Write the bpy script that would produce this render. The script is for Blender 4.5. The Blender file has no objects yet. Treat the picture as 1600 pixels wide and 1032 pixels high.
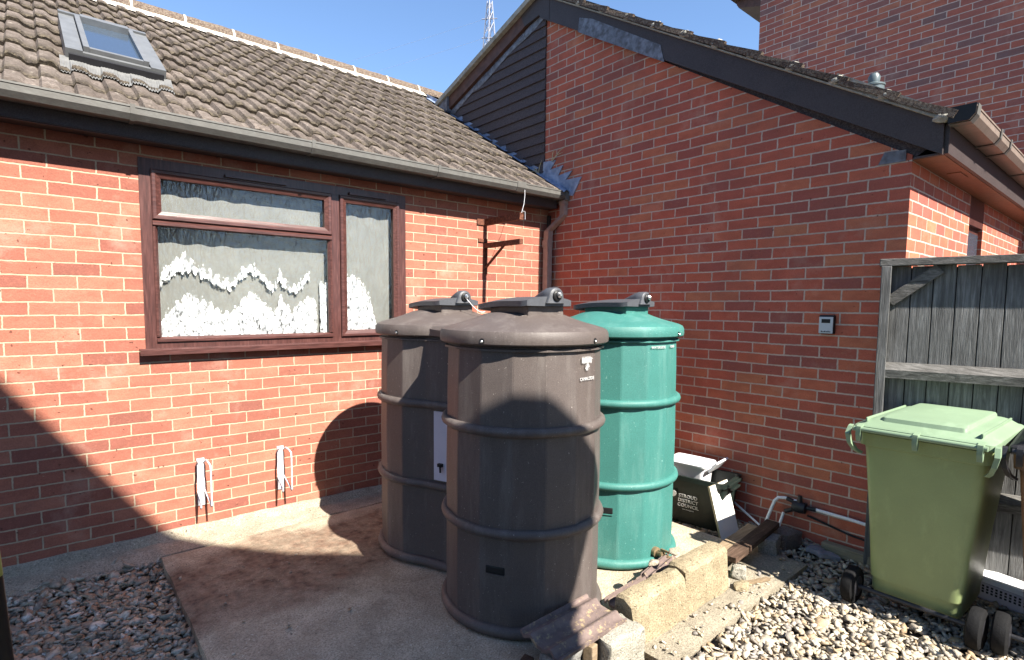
import bpy, bmesh, math, random
import numpy as np
from mathutils import Vector, Matrix, noise as mnoise
R = math.radians
rng = random.Random(7)
nrng = np.random.default_rng(11)
sc = bpy.context.scene
col = sc.collection

# ------------------------------------------------------------------ helpers
def link(o, parent=None):
    col.objects.link(o)
    if parent: o.parent = parent
    return o

def mesh_obj(name, verts, faces, m=None, parent=None, smooth=None):
    me = bpy.data.meshes.new(name)
    me.from_pydata([tuple(v) for v in verts], [], faces)
    me.update()
    return fin(name, me, m, parent, smooth)

def fin(name, me, m=None, parent=None, smooth=None):
    if m: me.materials.append(m)
    if smooth is not None:
        me.polygons.foreach_set('use_smooth', [True]*len(me.polygons))
        me.set_sharp_from_angle(angle=R(smooth))
    return link(bpy.data.objects.new(name, me), parent)

class MB:
    """collects shapes in one bmesh"""
    def __init__(s): s.b = bmesh.new()
    def box(s, x0, x1, y0, y1, z0, z1, bev=0.0, M=None):
        vs = [s.b.verts.new(v) for v in ((x0,y0,z0),(x1,y0,z0),(x1,y1,z0),(x0,y1,z0),(x0,y0,z1),(x1,y0,z1),(x1,y1,z1),(x0,y1,z1))]
        fs = [s.b.faces.new([vs[i] for i in f]) for f in ((3,2,1,0),(4,5,6,7),(0,1,5,4),(1,2,6,5),(2,3,7,6),(3,0,4,7))]
        if bev:
            es = {e for f in fs for e in f.edges}
            r = bmesh.ops.bevel(s.b, geom=list(es), offset=bev, segments=2, affect='EDGES', profile=.6)
            vs = list({v for f in r['faces'] for v in f.verts} | {v for v in vs if v.is_valid})
        if M is not None: bmesh.ops.transform(s.b, matrix=M, verts=vs)
        return vs
    def prism(s, poly, f0, f1):
        """poly: 2D points, f0/f1 map a 2D point to 3D on either end"""
        a = [s.b.verts.new(f0(*p)) for p in poly]; c = [s.b.verts.new(f1(*p)) for p in poly]
        n = len(poly)
        s.b.faces.new(a[::-1]); s.b.faces.new(c)
        for i in range(n): s.b.faces.new((a[i], a[(i+1) % n], c[(i+1) % n], c[i]))
        return a+c
    def tube(s, pts, r, seg=10, closed=False, cap=True):
        pts = [Vector(p) for p in pts]; n = len(pts); rings = []
        rr = r if isinstance(r, (list, tuple)) else [r]*n
        prev = None
        for i, p in enumerate(pts):
            if closed: t = (pts[(i+1) % n]-pts[i-1])
            else: t = (pts[min(i+1, n-1)]-pts[max(i-1, 0)])
            t.normalize()
            up = prev if prev is not None else (Vector((0,0,1)) if abs(t.z) < .9 else Vector((1,0,0)))
            a = t.cross(up)
            if a.length < 1e-5: a = t.cross(Vector((0,1,0)))
            a.normalize(); b2 = a.cross(t).normalized(); prev = b2
            rings.append([s.b.verts.new(p+(a*math.cos(2*math.pi*k/seg)+b2*math.sin(2*math.pi*k/seg))*rr[i]) for k in range(seg)])
        for i in range(n if closed else n-1):
            A = rings[i]; B = rings[(i+1) % n]
            for k in range(seg): s.b.faces.new((A[k], A[(k+1) % seg], B[(k+1) % seg], B[k]))
        if cap and not closed:
            s.b.faces.new(rings[0][::-1]); s.b.faces.new(rings[-1])
    def lathe(s, prof, seg=32, M=None):
        """prof: (r, z) bottom to top"""
        rings = []; vs = []
        for r_, z in prof:
            ring = [s.b.verts.new((max(r_,1e-5)*math.cos(2*math.pi*k/seg), max(r_,1e-5)*math.sin(2*math.pi*k/seg), z)) for k in range(seg)]
            rings.append(ring); vs += ring
        for A, B in zip(rings, rings[1:]):
            for k in range(seg): s.b.faces.new((A[k], A[(k+1) % seg], B[(k+1) % seg], B[k]))
        s.b.faces.new(rings[0][::-1]); s.b.faces.new(rings[-1])
        if M is not None: bmesh.ops.transform(s.b, matrix=M, verts=vs)
        return vs
    def loft(s, loops, cap=True):
        rings = [[s.b.verts.new(p) for p in lp] for lp in loops]
        n = len(rings[0])
        for A, B in zip(rings, rings[1:]):
            for k in range(n): s.b.faces.new((A[k], A[(k+1) % n], B[(k+1) % n], B[k]))
        if cap: s.b.faces.new(rings[0][::-1]); s.b.faces.new(rings[-1])
    def grid(s, f, nu, nv):
        g = [[s.b.verts.new(f(i/nu, j/nv)) for j in range(nv+1)] for i in range(nu+1)]
        for i in range(nu):
            for j in range(nv): s.b.faces.new((g[i][j], g[i+1][j], g[i+1][j+1], g[i][j+1]))
        return g
    def done(s, name, m=None, parent=None, smooth=None, M=None, rough=0, rs=20, bevel=0):
        if bevel:
            es = [e for e in s.b.edges if len(e.link_faces) == 2 and e.calc_face_angle(0) > .5]
            bmesh.ops.bevel(s.b, geom=es, offset=bevel, segments=2, affect='EDGES', profile=.6)
        if rough:
            for v in s.b.verts:
                d = mnoise.noise_vector(v.co*rs)*rough; v.co += d
        if M is not None: bmesh.ops.transform(s.b, matrix=M, verts=s.b.verts)
        bmesh.ops.recalc_face_normals(s.b, faces=s.b.faces)
        me = bpy.data.meshes.new(name); s.b.to_mesh(me); s.b.free()
        return fin(name, me, m, parent, smooth)

def thing(name, label, cat, loc=(0,0,0), rz=0, group=None):
    o = bpy.data.objects.new(name, None); link(o)
    o.location = loc; o.rotation_euler = (0,0,rz); o.empty_display_size = .1
    return tag(o, label, cat, group)
def tag(o, label, cat, group=None):
    o['label'] = label; o['category'] = cat
    if group: o['group'] = group
    return o
def struct(o, kind='structure'):
    o['kind'] = kind; return o
def dup_tree(o, parent=None):
    c = o.copy(); link(c, parent)
    for ch in list(o.children): dup_tree(ch, c)
    return c
def text_obj(name, body, size, M, m, parent, thick=.0008, lead=1.0):
    cu = bpy.data.curves.new('lettering', 'FONT'); cu.body = body; cu.size = size; cu.extrude = thick
    cu.space_line = lead; cu.align_x = 'CENTER'; cu.resolution_u = 2
    t = bpy.data.objects.new('lettering', cu); col.objects.link(t)
    bpy.context.view_layer.update()
    dg = bpy.context.evaluated_depsgraph_get()
    me = bpy.data.meshes.new_from_object(t.evaluated_get(dg))
    bpy.data.objects.remove(t); me.transform(M); me.name = name
    me.materials.clear()
    return fin(name, me, m, parent)

# ------------------------------------------------------------------ materials
class NT:
    def __init__(s, name, rough=.7, spec=.3):
        s.m = bpy.data.materials.new(name); s.m.use_nodes = True
        s.t = s.m.node_tree; s.n = s.t.nodes; s.l = s.t.links
        s.p = s.n['Principled BSDF']; s.out = s.n['Material Output']
        s.p.inputs['Roughness'].default_value = rough
        s.p.inputs['Specular IOR Level'].default_value = spec
        s._co = None
    def add(s, t, **k):
        nd = s.n.new(t)
        for a, v in k.items():
            if hasattr(nd, a): setattr(nd, a, v)
            else: nd.inputs[a].default_value = v
        return nd
    def co(s):
        if not s._co: s._co = s.add('ShaderNodeTexCoord').outputs['Object']
        return s._co
    def con(s, a, b): s.l.new(a, b)
    def noise(s, scale, detail=4, rough=.6, vec=None, dist=0.0):
        nd = s.add('ShaderNodeTexNoise'); nd.inputs['Scale'].default_value = scale
        nd.inputs['Detail'].default_value = detail; nd.inputs['Roughness'].default_value = rough
        nd.inputs['Distortion'].default_value = dist
        s.con(vec or s.co(), nd.inputs['Vector']); return nd.outputs['Fac']
    def stretch(s, sx, sy, sz):
        mp = s.add('ShaderNodeMapping'); mp.inputs['Scale'].default_value = (sx, sy, sz)
        s.con(s.co(), mp.inputs['Vector']); return mp.outputs[0]
    def ramp(s, fac, stops, interp='LINEAR'):
        nd = s.add('ShaderNodeValToRGB'); cr = nd.color_ramp; cr.interpolation = interp
        while len(cr.elements) < len(stops): cr.elements.new(.5)
        for e, (p, c) in zip(cr.elements, stops):
            e.position = p; e.color = (*c, 1) if not isinstance(c, (int, float)) else (c, c, c, 1)
        s.con(fac, nd.inputs[0]); return nd.outputs[0]
    def mix(s, fac, a, b, mode='MIX'):
        nd = s.add('ShaderNodeMix', data_type='RGBA', blend_type=mode)
        for sock, v in ((nd.inputs[0], fac), (nd.inputs[6], a), (nd.inputs[7], b)):
            if isinstance(v, (int, float)): sock.default_value = v
            elif isinstance(v, tuple): sock.default_value = (*v, 1)
            else: s.con(v, sock)
        return nd.outputs[2]
    def math(s, op, a, b=None, c=None):
        nd = s.add('ShaderNodeMath', operation=op)
        for sock, v in zip(nd.inputs, (a, b, c)):
            if v is None: continue
            if isinstance(v, (int, float)): sock.default_value = v
            else: s.con(v, sock)
        return nd.outputs[0]
    def bump(s, h, dist, strength=1.0, base=None):
        nd = s.add('ShaderNodeBump'); nd.inputs['Distance'].default_value = dist
        nd.inputs['Strength'].default_value = strength
        s.con(h, nd.inputs['Height'])
        if base: s.con(base, nd.inputs['Normal'])
        s.con(nd.outputs[0], s.p.inputs['Normal']); return nd.outputs[0]
    def color(s, c):
        if isinstance(c, tuple): s.p.inputs['Base Color'].default_value = (*c, 1)
        else: s.con(c, s.p.inputs['Base Color'])
        return s

def plain(name, c, rough=.6, var=.25, scale=30, bump=.0, spec=.3, metal=0, detail=5, c2=None, fine=None):
    t = NT(name, rough, spec)
    c2 = c2 or tuple(x*(1-var) for x in c)
    f = t.ramp(t.noise(scale, detail), [(.3, c2), (.7, c)])
    if fine:
        f = t.mix(t.ramp(t.noise(fine[0], 2), [(.4, 0.), (.65, 1.)]), f, fine[1])
    t.color(f)
    t.p.inputs['Metallic'].default_value = metal
    if bump: t.bump(t.noise(scale*4, 3), bump)
    return t.m

def brick_mat(name, offx, offy, offz, stops, mortar, spots=.0, soot=.3, joint=.0047):
    t = NT(name, .85, .25)
    sep = t.add('ShaderNodeSeparateXYZ'); t.con(t.co(), sep.inputs[0])
    geo = t.add('ShaderNodeNewGeometry'); sn = t.add('ShaderNodeSeparateXYZ'); t.con(geo.outputs['True Normal'], sn.inputs[0])
    side = t.math('GREATER_THAN', t.math('ABSOLUTE', sn.outputs[0]), .5)
    ux = t.math('SUBTRACT', sep.outputs[0], offx); uy = t.math('SUBTRACT', sep.outputs[1], offy)
    u = t.math('ADD', t.math('MULTIPLY', uy, side), t.math('MULTIPLY', ux, t.math('SUBTRACT', 1., side)))
    v = t.math('SUBTRACT', sep.outputs[2], offz)
    # slightly ragged arrises
    w1 = t.math('MULTIPLY', t.math('SUBTRACT', t.noise(38, 4), .5), .009)
    w2 = t.math('MULTIPLY', t.math('SUBTRACT', t.noise(31, 4, vec=t.stretch(1.1, 1.3, .9)), .5), .008)
    w3 = t.math('MULTIPLY', t.math('SUBTRACT', t.noise(2.3, 2), .5), .012)
    w4 = t.math('MULTIPLY', t.math('SUBTRACT', t.noise(1.9, 2, vec=t.stretch(1.2, 1.1, 1.7)), .5), .014)
    cmb = t.add('ShaderNodeCombineXYZ')
    t.con(t.math('ADD', t.math('ADD', u, w1), w4), cmb.inputs[0]); t.con(t.math('ADD', t.math('ADD', v, w2), w3), cmb.inputs[1])
    bk = t.add('ShaderNodeTexBrick', offset=.5, offset_frequency=2, squash=1.0)
    bk.inputs['Scale'].default_value = 1; bk.inputs['Brick Width'].default_value = .225; bk.inputs['Row Height'].default_value = .075
    bk.inputs['Mortar Size'].default_value = joint; bk.inputs['Mortar Smooth'].default_value = .25; bk.inputs['Bias'].default_value = 0
    bk.inputs['Color1'].default_value = (0,0,0,1); bk.inputs['Color2'].default_value = (1,1,1,1); bk.inputs['Mortar'].default_value = (.5,.5,.5,1)
    t.con(cmb.outputs[0], bk.inputs['Vector'])
    c = t.ramp(bk.outputs['Color'], stops)
    # kiln marks across a brick, grain and soot
    c = t.mix(t.ramp(t.noise(7, 4, vec=t.stretch(1, 1, 2.4)), [(.35, 0.), (.75, .55)]), c, tuple(x*.55 for x in stops[len(stops)//2][1]))
    c = t.mix(t.ramp(t.noise(160, 3), [(.3, .35), (.6, 0.)]), c, tuple(x*.5 for x in stops[0][1]))
    c = t.mix(t.ramp(t.noise(60, 4), [(.55, 0.), (.75, .35)]), c, stops[-1][1])
    mcol = t.ramp(t.noise(25, 5), [(.3, tuple(x*.72 for x in mortar)), (.7, mortar)])
    c = t.mix(bk.outputs['Fac'], c, mcol)
    # lime bloom and stains in patches of their own
    c = t.mix(t.ramp(t.noise(2.7, 6, .7), [(.56, 0.), (.74, .30)]), c, (.56,.42,.33))
    chip = t.math('MULTIPLY', t.ramp(t.noise(34, 3, .5), [(.70, 0.), (.73, 1.)]), .75)
    c = t.mix(chip, c, tuple(x*.32 for x in stops[1][1]))
    if spots:
        sp = t.ramp(t.noise(26, 5, .62), [(.715, 0.), (.735, 1.)])
        zone = t.ramp(v, [(0, 1.), (1, 0.)]); 
        zz = t.math('LESS_THAN', t.math('ADD', sep.outputs[2], t.math('MULTIPLY', t.noise(3, 2), .5)), 1.45)
        c = t.mix(t.math('MULTIPLY', t.math('MULTIPLY', sp, zz), spots), c, (.42, .36, .27))
    if soot:
        c = t.mix(t.math('MULTIPLY', t.ramp(t.noise(1.6, 4), [(.48, 0.), (.72, 1.)]), soot), c, (.10, .075, .07))
    t.color(c)
    h = t.math('SUBTRACT', t.math('MULTIPLY', t.noise(90, 5), .5), t.math('MULTIPLY', bk.outputs['Fac'], 1.1))
    h = t.math('SUBTRACT', t.math('ADD', h, t.math('MULTIPLY', t.noise(14, 3), .5)), chip)
    t.bump(h, .005, .8)
    return t.m

M = {}
redA = [(0, (.235,.082,.062)), (.12, (.30,.106,.074)), (.5, (.365,.13,.086)), (.75, (.40,.148,.096)), (1, (.44,.18,.118))]
redB = [(0, (.29,.10,.085)), (.15, (.38,.108,.08)), (.4, (.47,.122,.08)), (.65, (.53,.138,.083)), (.85, (.55,.165,.09)), (1, (.52,.20,.105))]
redC = [(0, (.19,.125,.12)), (.2, (.32,.125,.105)), (.45, (.40,.125,.09)), (.7, (.45,.135,.09)), (1, (.48,.18,.105))]
M['brickA'] = brick_mat('brick_orange_red', -4.0507+.1125, 0, 2.2958, redA, (.48,.375,.265), spots=.8, soot=.12)
M['brickB'] = brick_mat('brick_red', .06, .22, 2.2625, redB, (.58,.46,.385), soot=.30, joint=.0056)
M['brickC'] = brick_mat('brick_mixed_red', 0, .1, 0, redC, (.58,.47,.41), soot=.15, joint=.0056)

def tile_mat():
    t = NT('concrete_roof_tile', .95, .1)
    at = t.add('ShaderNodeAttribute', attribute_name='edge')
    rp = t.add('ShaderNodeAttribute', attribute_name='tilerand')
    base = t.ramp(rp.outputs['Fac'], [(0, (.165,.135,.118)), (.5, (.225,.187,.165)), (1, (.28,.235,.208))])
    base = t.mix(t.ramp(t.noise(3, 4), [(.35, 0.), (.65, .6)]), base, (.12,.10,.086))
    base = t.mix(t.ramp(t.noise(55, 6, .7), [(.38, .75), (.6, 0.)]), base, (.05,.039,.033))
    base = t.mix(t.ramp(t.noise(33, 5, .65, vec=t.stretch(1, .5, .5)), [(.60, 0.), (.68, .7)]), base, (.36,.32,.27))
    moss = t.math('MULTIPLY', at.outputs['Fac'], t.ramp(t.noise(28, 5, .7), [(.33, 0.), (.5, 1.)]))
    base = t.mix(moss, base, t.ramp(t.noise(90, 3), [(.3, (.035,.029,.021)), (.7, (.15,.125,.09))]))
    base = t.mix(t.ramp(t.noise(4.5, 3), [(.73, 0.), (.78, .5)]), base, (.24,.19,.08))
    base = t.mix(t.ramp(t.noise(14, 6, .75), [(.42, .6), (.58, 0.)]), base, (.085,.07,.06))
    t.color(base)
    h = t.math('ADD', t.math('MULTIPLY', t.noise(70, 6, .7), .6), t.math('MULTIPLY', moss, .9))
    t.bump(h, .016, 1.0)
    return t.m
M['tile'] = tile_mat()
M['mortar_white'] = plain('lime_mortar', (.62,.58,.50), .9, .35, 30, .006)
M['mortar_dark'] = plain('sooty_mortar', (.045,.042,.042), .95, .5, 25, .01, fine=(40, (.16,.15,.13)))
M['mortar_light'] = plain('pale_cement', (.42,.40,.34), .95, .45, 22, .01)
M['ridge'] = plain('ridge_tile_lichen', (.12,.08,.062), .95, .55, 40, .012, fine=(75, (.23,.185,.14)))
M['dkwood'] = plain('dark_brown_paint', (.05,.037,.037), .5, .35, 6, .001, spec=.3, fine=(160, (.062,.05,.049)))
M['brwood'] = plain('brown_stained_board', (.115,.058,.045), .55, .5, 14, .003)
M['soffit'] = plain('brown_soffit', (.20,.09,.045), .5, .3, 20, .002)
M['tilehang'] = plain('dark_hung_tile', (.052,.036,.037), .6, .4, 30, .003, fine=(120, (.10,.08,.08)))
M['gutter'] = plain('weathered_gutter', (.135,.132,.122), .45, .3, 14, .001, spec=.4, fine=(20, (.105,.10,.092)))
M['gutterB'] = plain('faded_brown_gutter', (.235,.185,.155), .4, .3, 14, .001, spec=.5)
M['dkplastic'] = plain('black_plastic', (.022,.022,.026), .42, .3, 60, .001, spec=.4)
M['rwpipe'] = plain('faded_brown_rainwater_pipe', (.36,.27,.235), .4, .3, 18, .001, spec=.5)
M['lead'] = plain('lead_sheet', (.21,.27,.40), .55, .35, 9, .004, spec=.5, metal=.15, fine=(14, (.30,.35,.46)))  # blue of the reflected sky is mixed into the base colour
M['leadgrey'] = plain('grey_lead', (.20,.22,.27), .5, .5, 12, .004, spec=.5, fine=(20, (.07,.07,.08)))

def upvc():
    t = NT('rosewood_upvc', .35, .45)
    g = t.noise(16, 6, .6, vec=t.stretch(6, 6, .5))
    t.color(t.ramp(g, [(.3, (.038,.015,.013)), (.55, (.078,.030,.026)), (.75, (.125,.056,.048))]))
    t.bump(g, .0015, .6); return t.m
M['upvc'] = upvc()
def upvc_h():
    t = NT('rosewood_upvc_rail', .35, .45)
    g = t.noise(16, 6, .6, vec=t.stretch(.5, 6, 6))
    t.color(t.ramp(g, [(.3, (.038,.015,.013)), (.55, (.078,.030,.026)), (.75, (.125,.056,.048))]))
    t.bump(g, .0015, .6); return t.m
M['upvch'] = upvc_h()

def glass_mat():
    t = NT('patterned_glass', .05, .5)
    t.n.remove(t.p)
    tr = t.add('ShaderNodeBsdfTransparent'); tr.inputs[0].default_value = (.93,.95,.94,1)
    gl = t.add('ShaderNodeBsdfGlossy'); gl.inputs['Roughness'].default_value = .12
    h = t.math('ADD', t.noise(26, 3, .5, vec=t.stretch(1.3, 1, .55), dist=1.2), t.math('MULTIPLY', t.noise(70, 2, vec=t.stretch(1, 1, .6)), .3))
    bp = t.add('ShaderNodeBump'); bp.inputs['Distance'].default_value = .006; bp.inputs['Strength'].default_value = .7; t.con(h, bp.inputs['Height'])
    t.con(bp.outputs[0], gl.inputs['Normal'])
    lw = t.add('ShaderNodeLayerWeight'); lw.inputs[0].default_value = .5; t.con(bp.outputs[0], lw.inputs['Normal'])
    mx = t.add('ShaderNodeMixShader'); t.con(t.math('MULTIPLY_ADD', t.math('POWER', lw.outputs['Facing'], 1.6), .85, .08), mx.inputs[0]); t.con(tr.outputs[0], mx.inputs[1]); t.con(gl.outputs[0], mx.inputs[2])
    t.con(mx.outputs[0], t.out.inputs[0]); return t.m
M['glass'] = glass_mat()
def skyglass():
    t = NT('roof_window_glass', .03, .9); t.color((.16,.22,.30)); t.p.inputs['Metallic'].default_value = .75; t.p.inputs['Roughness'].default_value = .12
    return t.m
M['skyglass'] = skyglass()
def lace_mat():
    t = NT('white_lace', .9, .1)
    v = t.add('ShaderNodeTexVoronoi'); v.inputs['Scale'].default_value = 40; v.inputs['Randomness'].default_value = 1
    mp = t.stretch(1.25, 1, .8); t.con(mp, v.inputs['Vector'])
    n = t.noise(24, 4, .6, vec=mp)
    f = t.math('ADD', v.outputs['Distance'], t.math('MULTIPLY', n, .8))
    t.color(t.ramp(f, [(.4, (.92,.92,.93)), (.93, (.85,.85,.87)), (1.08, (.40,.40,.42))]))
    
    hem = t.add('ShaderNodeAttribute', attribute_name='hem').outputs['Fac']
    thr = t.math('ADD', t.math('MULTIPLY', hem, .62), t.noise(75, 4, .6, vec=t.stretch(1.2, 1, .6)))
    hole = t.ramp(t.math('ADD', t.math('MULTIPLY', f, .27), thr), [(.83, 0.), (.94, 1.)])
    tr = t.add('ShaderNodeBsdfTransparent'); mx = t.add('ShaderNodeMixShader')
    t.con(hole, mx.inputs[0]); t.con(t.p.outputs[0], mx.inputs[1]); t.con(tr.outputs[0], mx.inputs[2]); t.con(mx.outputs[0], t.out.inputs[0])
    return t.m
M['lace'] = lace_mat()
M['net'] = plain('grey_net', (.235,.23,.215), .95, .22, 7, 0)
def rust():
    t = NT('rusty_steel', .8, .3)
    t.color(t.ramp(t.noise(45, 6, .7), [(.3, (.045,.018,.013)), (.5, (.12,.042,.024)), (.72, (.23,.09,.05))]))
    t.bump(t.noise(90, 4), .003); return t.m
M['rust'] = rust()
M['galv'] = plain('white_coated_wire', (.62,.63,.68), .4, .2, 30, .0005, spec=.5, fine=(60, (.42,.40,.40)))

def concrete(name, c1, c2, stain=None, scale=5):
    t = NT(name, .95, .2)
    base = t.ramp(t.noise(scale, 6, .65), [(.3, c1), (.7, c2)])
    base = t.mix(t.ramp(t.noise(120, 4, .7), [(.36, .7), (.55, 0.)]), base, tuple(x*.4 for x in c1))
    base = t.mix(t.ramp(t.noise(75, 4, .7), [(.6, 0.), (.7, .8)]), base, tuple(min(.75, x*1.5) for x in c2))
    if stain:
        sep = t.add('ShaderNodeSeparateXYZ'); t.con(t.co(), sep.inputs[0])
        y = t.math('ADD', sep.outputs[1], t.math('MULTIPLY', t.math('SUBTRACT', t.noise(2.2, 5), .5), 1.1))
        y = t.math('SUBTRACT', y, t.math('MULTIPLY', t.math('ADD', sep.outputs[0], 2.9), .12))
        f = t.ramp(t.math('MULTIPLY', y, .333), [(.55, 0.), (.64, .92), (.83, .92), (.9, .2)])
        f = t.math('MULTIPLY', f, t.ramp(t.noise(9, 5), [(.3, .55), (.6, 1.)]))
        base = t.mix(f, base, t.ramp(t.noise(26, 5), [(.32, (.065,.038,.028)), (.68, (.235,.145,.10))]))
    t.color(base)
    pit = t.ramp(t.noise(48, 3, .5), [(.68, 0.), (.74, 1.)])
    base = t.mix(t.math('MULTIPLY', pit, .7), base, tuple(x*.3 for x in c1))
    base = t.mix(t.ramp(t.noise(3.1, 7, .75), [(.55, 0.), (.7, .5)]), base, tuple(x*.42 for x in c1))
    base = t.mix(t.ramp(t.noise(22, 6, .7, vec=t.stretch(1, 2.2, 1)), [(.70, 0.), (.73, .6)]), base, (.62,.60,.54))
    t.color(base)
    t.bump(t.math('SUBTRACT', t.math('ADD', t.noise(110, 5, .7), t.math('MULTIPLY', t.noise(11, 4), 1.2)), pit), .011, .9)
    return t.m
M['slab'] = concrete('stained_concrete', (.37,.31,.225), (.63,.545,.41), stain=True)
M['path'] = concrete('old_concrete', (.27,.235,.18), (.40,.35,.265))
M['block'] = concrete('yellow_concrete_block', (.27,.215,.135), (.43,.355,.235), scale=7)
M['blockgrey'] = concrete('grey_stone_block', (.30,.28,.23), (.46,.43,.36), scale=9)
M['stone'] = concrete('grey_stone', (.20,.195,.185), (.33,.32,.30), scale=9)
M['brickstone'] = concrete('brown_stone', (.14,.11,.10), (.22,.18,.16), scale=9)
M['footing'] = concrete('cement_fillet', (.30,.255,.19), (.50,.44,.34), scale=6)
M['earth'] = plain('earth_and_grit', (.14,.12,.095), .95, .5, 12, .02)

def gravel_mat():
    t = NT('slate_and_limestone_chips', .85, .25)
    g = t.add('ShaderNodeNewGeometry')
    c = t.ramp(g.outputs['Random Per Island'], [(0, (.24,.22,.20)), (.15, (.34,.30,.25)), (.35, (.47,.40,.30)), (.52, (.38,.27,.16)), (.6, (.52,.43,.30)), (.8, (.46,.41,.34)), (1, (.62,.56,.45))])
    c = t.mix(t.ramp(t.noise(60, 4), [(.35, .5), (.6, 0.)]), c, (.13,.11,.095))
    t.color(c); t.bump(t.noise(150, 3), .003); return t.m
M['gravel'] = gravel_mat()
def gravel_dark():
    t = NT('dark_slate_chips', .8, .3)
    g = t.add('ShaderNodeNewGeometry')
    c = t.ramp(g.outputs['Random Per Island'], [(0, (.26,.225,.175)), (.3, (.38,.33,.25)), (.5, (.42,.29,.18)), (.62, (.36,.23,.14)), (.75, (.46,.405,.31)), (.93, (.56,.50,.40)), (1, (.70,.66,.57))])
    c = t.mix(t.ramp(t.noise(60, 4), [(.35, .5), (.6, 0.)]), c, (.07,.065,.06))
    t.color(c); t.bump(t.noise(150, 3), .003); return t.m
M['graveld'] = gravel_dark()

def tank_mat(name, c, spec_c):
    t = NT(name, .5, .32)
    b = t.ramp(t.noise(4, 4), [(.3, tuple(x*.85 for x in c)), (.7, c)])
    b = t.mix(t.ramp(t.noise(260, 3), [(.36, .6), (.58, 0.)]), b, tuple(x*.5 for x in c))
    b = t.mix(t.ramp(t.noise(52, 5, .65), [(.70, 0.), (.715, .65)]), b, spec_c)
    b = t.mix(t.ramp(t.noise(95, 3, .6), [(.70, 0.), (.72, .6)]), b, tuple(min(.8, x*1.5) for x in spec_c))
    b = t.mix(t.ramp(t.noise(11, 6, .7, vec=t.stretch(1, 1, .16)), [(.5, 0.), (.8, .22)]), b, spec_c)
    b = t.mix(t.ramp(t.noise(7, 6, .7), [(.55, 0.), (.8, .25)]), b, tuple(x*.6 for x in c))
    b = t.mix(t.ramp(t.noise(30, 5, .65, vec=t.stretch(1, 1, 7)), [(.70, 0.), (.73, .4)]), b, spec_c)
    t.color(b); t.bump(t.math('ADD', t.noise(300, 2), t.math('MULTIPLY', t.noise(5, 3), .6)), .0012, .8); return t.m
M['tankbr'] = tank_mat('brown_moulded_plastic', (.108,.088,.081), (.36,.33,.30))
M['tankgr'] = tank_mat('green_moulded_plastic', (.05,.19,.166), (.26,.42,.38))
M['hatch'] = plain('dark_grey_hatch_plastic', (.072,.075,.085), .42, .2, 60, .001, spec=.4)
M['chrome'] = plain('steel_lock', (.6,.6,.6), .25, .3, 60, 0, metal=.9)
M['chalk'] = plain('chalky_lettering', (.55,.55,.55), .7, .2, 90, 0)
M['white'] = plain('white_paint', (.8,.8,.8), .5, .08, 30, 0)
M['plate'] = plain('white_plate', (.55,.52,.58), .5, .08, 10, 0)
M['black'] = plain('black_paint', (.012,.012,.013), .5, .3, 30, 0)
def bin_mat(name, c):
    t = NT(name, .42, .4)
    b = t.ramp(t.noise(2.6, 4), [(.3, tuple(x*.8 for x in c)), (.7, c)])
    b = t.mix(t.ramp(t.noise(380, 2), [(.38, .3), (.6, 0.)]), b, tuple(x*.65 for x in c))
    b = t.mix(t.ramp(t.noise(6, 6, .7, vec=t.stretch(1, 1, .4)), [(.55, 0.), (.8, .35)]), b, tuple(min(.6, x*1.5+.05) for x in c))
    b = t.mix(t.ramp(t.noise(40, 5, .65, vec=t.stretch(1, 3, .5)), [(.70, 0.), (.73, .4)]), b, (.5,.55,.45))
    t.color(b); t.bump(t.noise(300, 2), .0008, .6); return t.m
M['bingr'] = bin_mat('green_bin_plastic', (.275,.335,.15))
M['binlid'] = bin_mat('pale_green_lid_plastic', (.225,.315,.205))
M['binbr'] = bin_mat('brown_bin_plastic', (.25,.135,.08))
M['rubber'] = plain('black_rubber', (.009,.009,.010), .8, .4, 40, .002, spec=.2)
M['boxgr'] = plain('black_green_box_plastic', (.012,.019,.016), .42, .3, 30, .001, spec=.45)
M['tub'] = plain('white_tub_plastic', (.78,.78,.80), .35, .06, 10, 0, spec=.5)
M['board'] = plain('white_faced_board', (.82,.80,.76), .6, .06, 12, .001)
M['boardedge'] = plain('chipboard_edge', (.55,.45,.28), .9, .35, 60, .002)
def wood(name, a, b, c, axis, rough=.85, knots=True):
    t = NT(name, rough, .2)
    sc_ = {'x': (.7, 9, 9), 'y': (9, .7, 9), 'z': (9, 9, .6)}[axis]
    v = t.stretch(*sc_)
    g = t.noise(7, 8, .65, vec=v, dist=.6)
    f = t.ramp(g, [(.28, a), (.5, b), (.72, c)])
    f = t.mix(t.ramp(t.noise(3, 5), [(.4, .55), (.65, 0.)]), f, a)
    if knots:
        vo = t.add('ShaderNodeTexVoronoi'); vo.inputs['Scale'].default_value = 4.2
        t.con(t.stretch(*{'x': (.5, 1.4, 1.4), 'y': (1.4, .5, 1.4), 'z': (1.4, 1.4, .6)}[axis]), vo.inputs['Vector'])
        f = t.mix(t.ramp(vo.outputs['Distance'], [(.035, .85), (.075, 0.)]), f, tuple(x*.35 for x in a))
    t.color(f); t.bump(t.noise(24, 6, .6, vec=v), .004, .9); return t.m
M['fence'] = wood('weathered_fence_board', (.065,.064,.063), (.145,.145,.143), (.27,.27,.27), 'z')
M['fencerail'] = wood('weathered_fence_rail', (.05,.048,.045), (.125,.12,.113), (.25,.24,.23), 'y', knots=False)
M['plankd'] = wood('old_brown_plank', (.035,.022,.015), (.085,.052,.036), (.16,.105,.075), 'x')
M['plankl'] = wood('pale_plank', (.16,.115,.07), (.27,.2,.13), (.38,.29,.2), 'x')
M['batten'] = wood('grey_timber_batten', (.17,.15,.10), (.28,.25,.18), (.38,.34,.26), 'y')
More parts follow.
